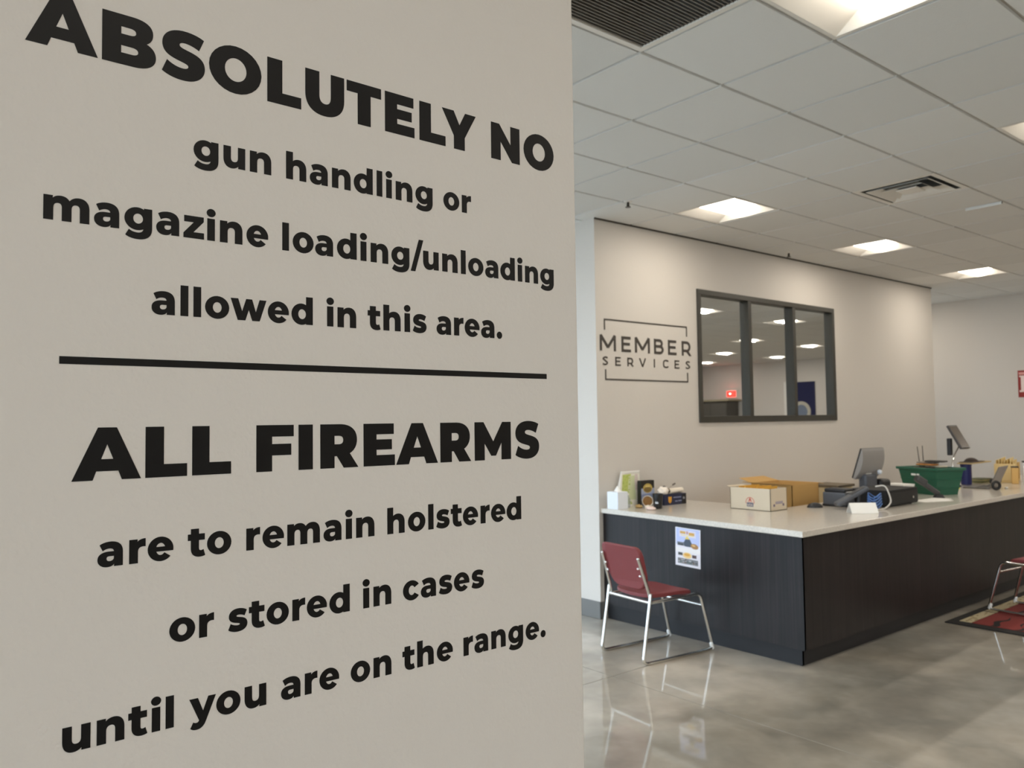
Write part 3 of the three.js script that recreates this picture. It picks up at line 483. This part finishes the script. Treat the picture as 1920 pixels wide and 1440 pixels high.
for (const [x, z, a, c, lab] of [[5.06, -4.46, 0.4, '#efe4d4', 'crumpled cream paper napkin on the counter edge by the tipped cup'], [5.04, -4.545, 1.2, '#a98c58', 'small tan paper wrapper beside the clear bottle'], [4.99, -4.37, 2.1, '#e8d2c8', 'flat pinkish paper scrap at the counter edge before the black cup']]) {
  const g = new THREE.SphereGeometry(0.04, 14, 9), p = g.attributes.position; for (let k = 0; k < p.count; k++) { const x1 = p.getX(k), y1 = p.getY(k), z1 = p.getZ(k), n = 1 + 0.28 * Math.sin(x1 * 150 + a * 3) * Math.cos(z1 * 170 + a) ; p.setXYZ(k, x1 * n, Math.max(0, (y1 + 0.03) * 0.35 * n), z1 * 0.7 * n); } g.computeVertexNormals();
  const m = tag(obj('paper_scrap', g, std(c, 0.85)), lab, 'paper'); m.position.set(x, T + 0.0005, z); m.rotation.y = a;
}
{
  const t = thing('black_tumbler', 'black tapered tumbler with a white dot standing on the counter', 'cup', [5.105, T, -4.395], -0.6);
  obj('body', lathe([[0.0005, 0], [0.031, 0], [0.033, 0.004], [0.043, 0.115], [0.045, 0.118], [0.043, 0.121], [0.039, 0.117], [0.03, 0.008], [0.0005, 0.008]], 28), std('#0d0d10', 0.3), t);
  obj('emblem', new THREE.CylinderGeometry(0.0385, 0.0365, 0.026, 12, 1, true, -0.85, 0.7).translate(0, 0.056, 0), std('#e8ecf2', 0.5, { side: THREE.DoubleSide }), t);
}
{
  const tex = canvasTex(512, 192, (g, w, h) => { g.fillStyle = '#1b2140'; g.fillRect(0, 0, w, h); g.fillStyle = '#d99a2e'; g.beginPath(); g.moveTo(90, 40); g.lineTo(170, 40); g.lineTo(165, 130); g.lineTo(130, 165); g.lineTo(95, 130); g.fill(); g.fillStyle = '#8c93ad'; g.fillRect(210, 50, 180, 16); g.fillRect(250, 120, 60, 18); g.fillRect(325, 116, 75, 18); g.fillStyle = '#0c0d12'; g.fillRect(410, 0, 102, h); g.fillStyle = '#8b8d92'; g.beginPath(); g.arc(455, 80, 24, 0, 7); g.fill(); });
  const t = thing('navy_carton', 'low navy blue carton with yellow shield emblem by the wall', 'carton', [5.45, T, -4.55], -0.05), nv = std('#181d38', 0.45);
  obj('carton', new THREE.BoxGeometry(0.27, 0.088, 0.11).translate(0, 0.044, 0), [nv, nv, nv, nv, std('#ffffff', 0.45, { map: tex }), nv], t);
  obj('lid_edge', rb(-0.136, 0.136, 0.084, 0.090, -0.056, 0.056, 0.001), nv, t);
}
{
  const t = thing('paper_roll', 'rolled cream paper lying on top of the navy carton', 'paper', [5.50, T + 0.0905, -4.54], 0.12);
  obj('sheet', lathe([[0.012, -0.1], [0.022, -0.1], [0.023, 0.1], [0.013, 0.1], [0.012, -0.1]], 18).rotateZ(Math.PI / 2).translate(0, 0.023, 0), std('#ece2d2', 0.8), t);
  obj('core', cyl(0.0085, 0.0085, 0.21, 10).translate(0, -0.105, 0).rotateZ(Math.PI / 2).translate(0, 0.023, 0), std('#57504a', 0.6), t);
}
{
  const t = thing('rolled_cloth', 'crumpled white cloth bundle on the left end of the navy carton', 'cloth', [5.352, T + 0.0905, -4.55]);
  const g = new THREE.SphereGeometry(0.045, 18, 12), p = g.attributes.position; for (let k = 0; k < p.count; k++) { const x = p.getX(k), y = p.getY(k), z = p.getZ(k), n = 1 + 0.16 * Math.sin(x * 120) * Math.cos(y * 100 + z * 90); p.setXYZ(k, x * 1.1 * n, Math.max(0, (y + 0.03) * 0.8 * n), z * n); } g.computeVertexNormals();
  obj('bundle', g, std('#eee4d8', 0.85), t);
  obj('tie', new THREE.TorusGeometry(0.035, 0.005, 6, 20).rotateY(1.2).translate(0.02, 0.03, 0), std('#3a3430', 0.6), t);
}
{
  const t = thing('marker_pen', 'grey marker pen resting aslant on the white cloth bundle', 'pen', [5.40, T + 0.125, -4.52], -0.685);
  obj('barrel', cyl(0.006, 0.006, 0.1, 10).rotateZ(-1.05).translate(-0.045, 0, 0), std('#b9aea2', 0.5), t); obj('cap', cyl(0.0068, 0.0068, 0.03, 10).rotateZ(-1.05).translate(0.026, 0.041, 0), std('#5b5048', 0.5), t);
}
// ------------------------------------------------------------------ cartons
function openBox(t, w, h, d, th, m, inner) {
  obj('bottom', box(-w / 2, w / 2, 0, th, -d / 2, d / 2), m, t);
  obj('panel', box(-w / 2, w / 2, 0, h, d / 2 - th, d / 2), m, t); obj('panel', box(-w / 2, w / 2, 0, h, -d / 2, -d / 2 + th), m, t);
  obj('panel', box(-w / 2, -w / 2 + th, 0, h, -d / 2, d / 2), m, t); obj('panel', box(w / 2 - th, w / 2, 0, h, -d / 2, d / 2), m, t);
}
{
  const card = std('#cdbfa8', 0.8), t = thing('white_carton', 'open off-white carton with red and navy logo at the counter corner', 'carton', [5.645, T, -3.815]);
  openBox(t, 0.225, 0.172, 0.37, 0.004, card);
  const logo = canvasTex(256, 192, (g, w, h) => { g.fillStyle = '#cdbfa8'; g.fillRect(0, 0, w, h); g.strokeStyle = '#c07a6c'; g.lineWidth = 14; g.beginPath(); g.arc(128, 110, 74, Math.PI * 0.92, Math.PI * 2.08); g.stroke(); g.fillStyle = '#b0443c'; g.beginPath(); g.moveTo(100, 84); g.lineTo(128, 34); g.lineTo(156, 84); g.fill(); g.fillStyle = '#c98a7c'; g.fillRect(86, 88, 84, 16); g.fillStyle = '#4a4c68'; g.fillRect(70, 112, 118, 62); g.fillStyle = '#cdbfa8'; g.font = 'bold 52px sans-serif'; g.textAlign = 'center'; g.fillText('USA', 128, 164); });
  const a = obj('logo', new THREE.PlaneGeometry(0.13, 0.1), std('#ffffff', 0.8, { map: logo }), t); a.rotation.y = -Math.PI / 2; a.position.set(-0.1131, 0.066, 0.0);
  const band = canvasTex(256, 128, (g, w, h) => { g.fillStyle = '#cdbfa8'; g.fillRect(0, 0, w, h); g.fillStyle = '#8f8698'; g.fillRect(60, 30, 150, 40); g.fillStyle = '#6a5c74'; g.fillRect(14, 70, 34, 40); g.fillRect(205, 70, 34, 40); g.fillStyle = '#b3a8a6'; g.fillRect(70, 44, 130, 10); });
  const b = obj('printed_band', new THREE.PlaneGeometry(0.17, 0.06), std('#ffffff', 0.8, { map: band }), t); b.position.set(0, 0.055, 0.1851);
  obj('flap', quadSlab([-0.1125, 0.172, -0.185], [0.1125, 0.172, -0.185], [0.10, 0.178, -0.225], [-0.10, 0.178, -0.225]), card, t);
  const e = thing('manila_envelopes', 'yellow manila envelopes filling the open white carton', 'envelope', [5.645, T + 0.0045, -3.815]);
  for (let k = 0; k < 5; k++) { const s = obj('envelope', box(-0.098, 0.098, 0, 0.178 + 0.004 * (k % 2), -0.002, 0.002), std('#e2ac44', 0.8), e); s.position.z = -0.13 + k * 0.055; s.rotation.x = 0.12; }
}
{
  const t = thing('brown_carton', 'large open brown cardboard box behind the white carton', 'carton', [6.40, 0.74, -4.05], 0.0);
  openBox(t, 0.42, 0.315, 0.40, 0.005, board);
  obj('flap', quadSlab([-0.21, 0.315, 0.20], [-0.21, 0.315, -0.20], [-0.37, 0.335, -0.18], [-0.37, 0.335, 0.18], 0.004), board, t);
  obj('flap', quadSlab([-0.21, 0.315, -0.20], [0.21, 0.315, -0.20], [0.19, 0.35, -0.34], [-0.19, 0.35, -0.34], 0.004), board, t);
  obj('flap', quadSlab([0.21, 0.315, -0.20], [0.21, 0.315, 0.20], [0.33, 0.30, 0.18], [0.33, 0.30, -0.18], 0.004), board, t);
}
{
  const t = thing('cream_carton', 'cream cardboard carton with flat dark-edged lid behind the printer', 'carton', [7.06, 0.74, -3.98]);
  obj('body', rbox(0.26, 0.25, 0.26, 0.004), cream, t); obj('lid', rb(-0.14, 0.16, 0.25, 0.272, -0.14, 0.14, 0.004), std('#6f6350', 0.8), t); obj('tape', box(-0.131, 0.131, 0.12, 0.145, 0.13, 0.1315), std('#a98e62', 0.6), t);
}
// ------------------------------------------------------------------ till equipment
{
  const t = thing('computer_mouse', 'black computer mouse on the counter beside the white carton', 'mouse', [6.03, T, -3.55], -0.685);
  const g = new THREE.SphereGeometry(0.055, 20, 12, 0, Math.PI * 2, 0, Math.PI / 2).scale(1.15, 0.72, 0.7); obj('shell', g, blackPlastic, t); obj('wheel', new THREE.CylinderGeometry(0.008, 0.008, 0.006, 12).rotateX(Math.PI / 2).translate(0.03, 0.027, 0), std('#d8d8d4', 0.3), t);
}
{
  const t = thing('receipt_printer', 'dark receipt printer with black lid left of the monitor', 'printer', [6.265, T, -3.475]);
  obj('body', rbox(0.15, 0.115, 0.20, 0.012, 3), greyPlastic, t); obj('lid', rb(-0.068, 0.068, 0.113, 0.145, -0.09, 0.092, 0.012), blackPlastic, t); obj('paper_slot', box(-0.05, 0.05, 0.118, 0.121, 0.092, 0.1005), white, t); obj('base_plate', rb(-0.077, 0.077, 0, 0.02, -0.102, 0.102, 0.005), blackPlastic, t);
}
{
  const t = thing('till_monitor', 'grey curved-back till monitor on a dark stand, seen from behind', 'monitor', [6.96, T, -3.585], -0.12);
  obj('foot', rb(-0.12, 0.12, 0, 0.03, -0.10, 0.10, 0.01), greyPlastic, t);
  obj('neck', rb(-0.085, 0.085, 0.02, 0.22, -0.035, 0.045, 0.02, 3), greyPlastic, t);
  const head = new THREE.Group(); head.name = 'screen_housing'; t.add(head); head.position.set(0, 0.315, 0.015); head.rotation.x = 0.34;
  const sh = new THREE.Shape(); sh.moveTo(-0.135, 0); sh.lineTo(0.135, 0); sh.quadraticCurveTo(0.0, 0.075, -0.135, 0.012); sh.lineTo(-0.135, 0);
  const back = new THREE.ExtrudeGeometry(sh, { depth: 0.31, bevelEnabled: true, bevelSize: 0.004, bevelThickness: 0.004, bevelSegments: 2, curveSegments: 18 }).translate(0, 0, -0.155); back.applyMatrix4(new THREE.Matrix4().makeBasis(V(0, 1, 0), V(0, 0, 1), V(1, 0, 0)));
  obj('back_shell', back, paleGrey, head); obj('screen', rb(-0.158, 0.158, -0.138, 0.138, -0.018, 0.0, 0.004), blackPlastic, head); obj('rating_label', box(-0.05, 0.03, -0.10, -0.07, 0.033, 0.036), white, head);
  obj('hinge_cap', new THREE.SphereGeometry(0.022, 16, 10).translate(0.09, 0.235, 0.06), std('#d8dee6', 0.35), t); obj('asset_label', box(0.0, 0.075, 0.08, 0.11, 0.0445, 0.0465), white, t);
  obj('card_reader', rb(0.10, 0.25, 0.0, 0.17, -0.05, 0.07, 0.03, 3), blackPlastic, t);
}
{
  const t = thing('card_terminal', 'dark payment terminal propped aslant before the receipt printer', 'card terminal', [6.12, T + 0.01, -3.28], -0.685);
  obj('keypad_body', rb(-0.14, 0.14, 0, 0.035, -0.045, 0.045, 0.014, 3).rotateZ(0.50).translate(0, 0.075, 0), greyPlastic, t); obj('display', rb(0.0, 0.12, 0.033, 0.038, -0.034, 0.034, 0.002).rotateZ(0.50).translate(0, 0.075, 0), blackPlastic, t);
  obj('stand', pipe([[0.05, 0.01, 0], [0.05, 0.09, 0]], 0.02), blackPlastic, t); obj('stand_foot', cyl(0.06, 0.065, 0.022, 24).translate(0.05, -0.01, 0), blackPlastic, t);
}
{
  const t = thing('card_sign_holder', 'small white folded sign holder lying in front of the payment terminal', 'sign holder', [5.925, T, -3.10], -0.685);
  obj('front_leaf', quadSlab([-0.10, 0, 0.05], [0.10, 0, 0.05], [0.10, 0.075, 0.0], [-0.10, 0.075, 0.0], 0.003), white, t); obj('rear_leaf', quadSlab([-0.10, 0, -0.05], [0.10, 0, -0.05], [0.10, 0.075, 0.0], [-0.10, 0.075, 0.0], 0.003), white, t); obj('window_slot', quadSlab([-0.03, 0.02, 0.0385], [0.03, 0.02, 0.0385], [0.03, 0.045, 0.0215], [-0.03, 0.045, 0.0215], -0.0045), blackPlastic, t);
}
{
  const t = thing('cable_bundle', 'tangled blue network cable bundle beside the cash drawer', 'cable', [6.235, T + 0.014, -3.16]);
  const m = std('#4a6ea6', 0.5); for (let k = 0; k < 5; k++) { const p = []; for (let a = 0; a <= 12; a++) { const u = a / 12 * Math.PI * 2; p.push([0.075 * Math.cos(u + k) * (1 - 0.08 * k), 0.012 + 0.02 * k + 0.018 * Math.sin(u * 2 + k * 1.7), 0.045 * Math.sin(u + k)]); } obj('cable', tube(p, 0.005, 60, 6), m, t); }
}
{
  const t = thing('white_cable', 'single white cable looping down over the cash drawer edge', 'cable', [6.31, T, -3.13]);
  obj('cable', tube([[0.0, 0.17, -0.06], [0.03, 0.175, 0.0], [0.035, 0.12, 0.03], [0.03, 0.05, 0.045], [-0.06, 0.008, 0.04], [-0.16, 0.007, 0.03]], 0.006, 50, 8), std('#c9c6bf', 0.5), t);
}
{
  const t = thing('cash_drawer', 'low black cash drawer box on the counter', 'cash drawer', [6.64, T, -3.295]);
  obj('housing', rb(-0.26, 0.26, 0.008, 0.135, -0.165, 0.165, 0.004), std('#08080a', 0.7), t); obj('drawer_front', rb(-0.253, 0.253, 0.018, 0.112, 0.16, 0.173, 0.003), std('#0a0a0c', 0.65), t); obj('lock', cyl(0.011, 0.011, 0.008, 14).rotateX(Math.PI / 2).translate(0.16, 0.06, 0.17), chrome, t);
  for (const x of [-0.2, 0.2]) for (const z of [-0.13, 0.13]) obj('foot', cyl(0.014, 0.014, 0.009, 12).translate(x, 0, z), blackPlastic, t);
}
{
  const t = thing('paper_stack', 'sloping stack of white paper between monitor stand and green basket', 'paper', [7.44, T, -3.56], -0.3);
  for (let k = 0; k < 6; k++) { const s = obj('sheet', box(-0.075, 0.075, 0, 0.0175, -0.10, 0.10), white, t); s.position.set(0.004 * k, k * 0.018, 0.003 * k); s.rotation.y = 0.05 * (k % 3); }
}
{
  const t = thing('barcode_scanner', 'dark hand barcode scanner leaning before the green basket', 'scanner', [7.40, T, -3.24], -0.685);
  obj('head', rb(-0.05, 0.05, -0.03, 0.03, -0.034, 0.034, 0.016, 3).rotateZ(-0.6).translate(-0.085, 0.155, 0), std('#3c3a3a', 0.5), t); obj('handle', rb(-0.11, 0.09, -0.022, 0.022, -0.022, 0.022, 0.016, 3).rotateZ(-0.62).translate(0.0, 0.085, 0), std('#3c3a3a', 0.5), t); obj('window', box(-0.0515, -0.0505, -0.018, 0.018, -0.026, 0.026).rotateZ(-0.6).translate(-0.085, 0.155, 0), blackPlastic, t); obj('cradle', cyl(0.035, 0.05, 0.03, 20).translate(0.07, 0, 0), blackPlastic, t);
}
{
  const t = thing('loose_papers', 'loose white sheets lying by the counter edge under the scanner', 'paper', [7.17, T, -3.13], -0.3);
  for (let k = 0; k < 3; k++) { const s = obj('sheet', box(-0.15, 0.15, 0, 0.0012, -0.08, 0.08), white, t); s.position.set(0.04 * k, 0.0014 * k, -0.02 * k); s.rotation.y = 0.22 * k - 0.1; }
}
// ------------------------------------------------------------------ basket and its load
{
  const green = std('#14553f', 0.45), t = thing('shopping_basket', 'dark green plastic shopping basket heaped with odds and ends', 'basket', [7.84, T, -3.43], 1.2);
  const L = 0.46, D = 0.31, Hh = 0.235, k = 0.80, wall = (a, b, u, v) => quadSlab([a[0] * k, 0.006, a[1] * k], [b[0] * k, 0.006, b[1] * k], [u[0], Hh, u[1]], [v[0], Hh, v[1]], 0.004);
  const C = [[-L / 2, -D / 2], [L / 2, -D / 2], [L / 2, D / 2], [-L / 2, D / 2]];
  for (let i = 0; i < 4; i++) obj('side', wall(C[i], C[(i + 1) % 4], C[(i + 1) % 4], C[i]), green, t);
  obj('base', box(-L / 2 * k, L / 2 * k, 0, 0.008, -D / 2 * k, D / 2 * k), green, t);
  obj('rim', [rb(-L / 2 - 0.016, L / 2 + 0.016, Hh - 0.012, Hh + 0.012, -D / 2 - 0.016, -D / 2 + 0.004, 0.006), rb(-L / 2 - 0.016, L / 2 + 0.016, Hh - 0.012, Hh + 0.012, D / 2 - 0.004, D / 2 + 0.016, 0.006), rb(-L / 2 - 0.016, -L / 2 + 0.004, Hh - 0.012, Hh + 0.012, -D / 2, D / 2, 0.006), rb(L / 2 - 0.004, L / 2 + 0.016, Hh - 0.012, Hh + 0.012, -D / 2, D / 2, 0.006)], green, t);
  for (let j = 0; j < 2; j++) { const y = 0.06 + j * 0.075, q = k + (1 - k) * y / Hh + 0.012; obj('rib', [box(-L / 2 * q, L / 2 * q, y, y + 0.008, -D / 2 * q - 0.003, -D / 2 * q + 0.004), box(-L / 2 * q, L / 2 * q, y, y + 0.008, D / 2 * q - 0.004, D / 2 * q + 0.003), box(-L / 2 * q - 0.003, -L / 2 * q + 0.004, y, y + 0.008, -D / 2 * q, D / 2 * q)], green, t); }
  const mk = obj('marking', [box(-0.10, -0.045, 0.168, 0.186, 0, 0.002), box(-0.035, -0.005, 0.168, 0.186, 0, 0.002)], white, t); mk.rotation.set(-0.13, Math.PI, 0); mk.position.set(-0.03, 0.004, -0.1325);
  obj('load_tray', box(-L / 2 * 0.93, L / 2 * 0.93, 0.195, 0.2, -D / 2 * 0.93, D / 2 * 0.93), std('#5a4a38', 0.9), t);
}
const loadColors = ['#6b5236', '#8d7a58', '#54483a', '#cfc4ae', '#a86f33', '#7d7468', '#3f3a34'];
const loadNames = ['brown', 'olive', 'dark', 'cream', 'orange-brown', 'grey', 'black'];
for (let k = 0; k < 7; k++) {
  const a = 1.2 + (k - 3) * 0.12, t = thing('leather_pouch', loadNames[k] + ' flat leather pouch lying in the green basket', 'pouch', [7.84 + 0.035 * Math.cos(k * 2.4), T + 0.2005 + 0.0155 * k, -3.43 + 0.06 * Math.sin(k * 2.4)], a, 'pouches heaped in the basket');
  obj('body', rbox(0.17, 0.015, 0.10, 0.006), std(loadColors[k], 0.75), t); obj('strap', rb(-0.02, 0.0, 0.0135, 0.0155, -0.0505, 0.0505, 0.0008), std('#2c2620', 0.7), t);
}
for (const [dx, dz, rz, lab] of [[-0.02, -0.05, 0.22, 'thin grey stick poking up from the basket, leaning left'], [0.03, -0.04, 0.08, 'thin grey stick poking up from the basket, nearly upright']]) { const m = tag(obj('thin_stick', cyl(0.004, 0.005, 0.24, 8).rotateZ(rz), std('#55504a', 0.5)), lab, 'stick'); m.position.set(7.93 + dx, T + 0.2, -3.50 + dz); }
{
  const t = thing('wooden_board', 'pale thin wooden board lying across the navy canister', 'board', [9.28, T + 0.2165, -3.60], 0.05);
  obj('plank', rb(-0.30, 0.30, 0, 0.012, -0.07, 0.07, 0.003), std('#b8a274', 0.7), t);
  const u = thing('dark_cap', 'dark brown flat cap lying on the wooden board right of the basket', 'cap', [9.20, T + 0.229, -3.60], 0.05);
  obj('crown', new THREE.SphereGeometry(0.085, 22, 10, 0, Math.PI * 2, 0, Math.PI / 2).scale(1, 0.55, 0.8), std('#3c302a', 0.85), u); obj('brim', rb(-0.17, 0.2, 0, 0.008, -0.066, 0.066, 0.003), std('#463a30', 0.85), u);
}
{
  const t = thing('navy_canister', 'dark navy round canister on the counter right of the basket', 'canister', [9.06, T, -3.60]);
  obj('body', lathe([[0.0005, 0], [0.048, 0], [0.052, 0.006], [0.052, 0.19], [0.048, 0.196]], 28), std('#0e1352', 0.4), t); obj('lid', cyl(0.055, 0.055, 0.02, 28).translate(0, 0.196, 0), std('#0e1352', 0.4), t);
}
{
  const t = thing('pole_display', 'small dark screen on a thin chrome pole above the basket', 'display', [8.74, T, -3.60], 0.0);
  obj('foot', cyl(0.07, 0.075, 0.015, 24), blackPlastic, t); obj('pole', tube([[0, 0.012, 0], [0, 0.22, 0], [0.06, 0.32, 0], [0.16, 0.40, 0.0]], 0.008, 40, 8), chrome, t);
  obj('bracket', rb(0.02, 0.07, 0.315, 0.49, -0.06, -0.02, 0.008), blackPlastic, t);
  const s = obj('screen', rb(-0.105, 0.105, -0.135, 0.135, -0.012, 0.012, 0.004), std('#3a3632', 0.35), t); s.position.set(0.16, 0.50, 0.0); s.rotation.set(-0.5, 0, 0);
  obj('glass', box(-0.092, 0.092, -0.12, 0.12, 0.012, 0.0135), std('#5b5249', 0.2), s);
}
// ------------------------------------------------------------------ right end of the counter
{
  const t = thing('sticky_notes', 'bright yellow sticky notes left of the laptop', 'notes', [8.50, T, -3.50], -0.685);
  obj('pad', rbox(0.085, 0.012, 0.085, 0.001), std('#e6e04a', 0.7), t); const s = obj('top_sheet', box(-0.0425, 0.0425, 0, 0.0006, -0.0425, 0.0425), std('#eee85a', 0.7), t); s.position.set(0, 0.0125, 0); s.rotation.x = 0.25;
}
{
  const t = thing('laptop', 'open grey laptop turned away, its lid back towards the viewer', 'laptop', [8.78, T, -3.24], 0.1);
  obj('base', rb(-0.16, 0.16, 0, 0.016, -0.23, 0.0, 0.004), std('#6c6864', 0.35, { metalness: 0.4 }), t); obj('keyboard', box(-0.14, 0.14, 0.016, 0.0175, -0.12, -0.02), blackPlastic, t);
  const lid = obj('lid', rb(-0.16, 0.16, 0, 0.225, 0, 0.008, 0.003), std('#77736e', 0.35, { metalness: 0.4 }), t); lid.position.set(0, 0.016, 0.0); lid.rotation.x = 0.42; obj('screen', box(-0.148, 0.148, 0.012, 0.213, -0.001, 0.0), blackPlastic, lid);
}
{ const m = tag(obj('tape_roll', new THREE.TorusGeometry(0.034, 0.013, 10, 28).rotateY(-0.685), std('#0e0e10', 0.5)), 'black tape roll standing against the laptop lid', 'tape'); m.position.set(8.55, T + 0.047, -3.13); }
{ const m = tag(obj('eraser', rbox(0.05, 0.016, 0.025, 0.005), white), 'small white eraser on the counter edge right of the laptop', 'eraser'); m.position.set(8.83, T, -3.14); m.rotation.y = 0.3; }
{
  const t = thing('telephone_handset', 'black telephone handset with cord behind the laptop', 'telephone', [9.33, T, -3.42], 0.1);
  obj('grip', rb(-0.11, 0.11, 0.03, 0.055, -0.02, 0.02, 0.01), blackPlastic, t); for (const s of [-1, 1]) obj('earpiece', new THREE.SphereGeometry(0.036, 16, 12).scale(1, 0.9, 0.9).translate(s * 0.1, 0.033, 0), blackPlastic, t);
  obj('cord', tube([[-0.12, 0.02, 0], [-0.2, 0.01, 0.03], [-0.27, 0.006, 0.0], [-0.34, 0.006, 0.02]], 0.006, 40, 6), blackPlastic, t);
}
{
  const t = thing('magazine_pile', 'low pile of olive and green leaflets behind the handset', 'leaflets', [9.44, T, -3.615], 0.0);
  ['#7d7a52', '#5f6247', '#a29a6a', '#6b6f58'].forEach((c, k) => { const s = obj('leaflet', box(-0.11, 0.11, 0, 0.011, -0.08, 0.07), std(c, 0.6), t); s.position.set(0.006 * k, 0.0115 * k, 0); s.rotation.y = 0.1 * (k % 3) - 0.1; });
}
{
  const wood = std('#e0c48a', 0.7), t = thing('file_rack', 'pale wooden rack of cream folders at the right end of the counter', 'file rack', [9.80, T, -3.47], 0.25);
  obj('base', rb(-0.24, 0.24, 0, 0.02, -0.1, 0.1, 0.003), wood, t); for (const x of [-0.23, 0.23]) obj('upright', rb(x - 0.012, x + 0.012, 0.02, 0.20, -0.1, 0.1, 0.003), wood, t);
  for (let k = 0; k < 7; k++) obj('folder', box(-0.21, 0.2 - 0.01 * (k % 3), 0.02, 0.235 + 0.012 * (k % 3), -0.085 + k * 0.026, -0.081 + k * 0.026), std(k % 2 ? '#ecd9a4' : '#e6cc8c', 0.8), t);
}
{ const t = thing('wooden_post', 'short upright pale wooden block in front of the file rack', 'wood block', [9.49, T, -3.29], 0.4); obj('block', rbox(0.06, 0.17, 0.06, 0.004), std('#d2a864', 0.7), t); obj('cap', rb(-0.034, 0.034, 0.17, 0.182, -0.034, 0.034, 0.003), std('#3a342c', 0.6), t); }
{ const t = thing('white_caddy', 'white plastic caddy beside the file rack', 'caddy', [9.63, T, -3.22], 0.4); obj('body', rbox(0.09, 0.22, 0.08, 0.006), std('#e4e6ea', 0.5), t); obj('lid', rb(-0.048, 0.048, 0.22, 0.235, -0.043, 0.043, 0.004), std('#35322f', 0.5), t); }
{ const t = thing('red_tool_bag', 'red and dark cloth bag cut off by the right edge', 'bag', [9.82, T, -3.10], 0.4); obj('body', rbox(0.22, 0.26, 0.14, 0.03, 3), std('#8a1f22', 0.7), t); obj('flap', rb(-0.115, 0.115, 0.22, 0.29, -0.075, 0.075, 0.02, 3), std('#3a2c2a', 0.7), t); }

// ------------------------------------------------------------------ far hall, met only as a reflection in the office window
{
  const e = thing('exit_sign', 'red lit sign high on the end wall, mirrored in the office window', 'sign', [XR, 2.28, 5.85], -Math.PI / 2);
  obj('housing', rb(-0.2, 0.2, 0, 0.24, 0, 0.05, 0.01), white, e); obj('face_light', box(-0.17, 0.17, 0.03, 0.21, 0.05, 0.053), std('#ff5046', 0.5, { emissive: '#ff3a30', emissiveIntensity: 1.2 }), e);
  const l = new THREE.PointLight('#ff5046', 0.2); l.position.set(XR - 0.12, 2.4, 5.85); scene.add(l);
}
{
  const f = thing('wall_flag', 'navy flag with a round pale seal, mirrored in the office window', 'flag', [XR - 0.01, 1.35, 3.45], -Math.PI / 2);
  obj('cloth', rb(-0.45, 0.45, 0, 1.32, 0, 0.012, 0.004), std('#161a44', 0.8), f); obj('seal', cyl(0.3, 0.3, 0.004, 36).rotateX(Math.PI / 2).translate(0, 0.45, 0.011), std('#b9b4a6', 0.7), f); obj('seal_centre', cyl(0.2, 0.2, 0.004, 32).rotateX(Math.PI / 2).translate(0, 0.45, 0.014), std('#6f7a8c', 0.7), f); obj('border_strip', rb(0.46, 0.56, 0, 1.34, 0, 0.008, 0.002), white, f);
}
{
  const d = thing('display_cabinet', 'tall dark grey display cabinet at the hall end, mirrored in the window', 'cabinet', [XR - 0.35, 0, 6.2], -Math.PI / 2);
  obj('body', rb(-0.6, 0.6, 0, 2.16, -0.3, 0.3, 0.01), std('#4d4a45', 0.6), d); obj('top', rb(-0.7, 0.7, 2.16, 2.22, -0.34, 0.34, 0.01), std('#8f8770', 0.6), d); for (const s of [-1, 1]) obj('door', rb(s < 0 ? -0.58 : 0.01, s < 0 ? -0.01 : 0.58, 0.1, 2.1, 0.3, 0.315, 0.006), std('#55524c', 0.5), d);
}

renderer.render(scene, camera);
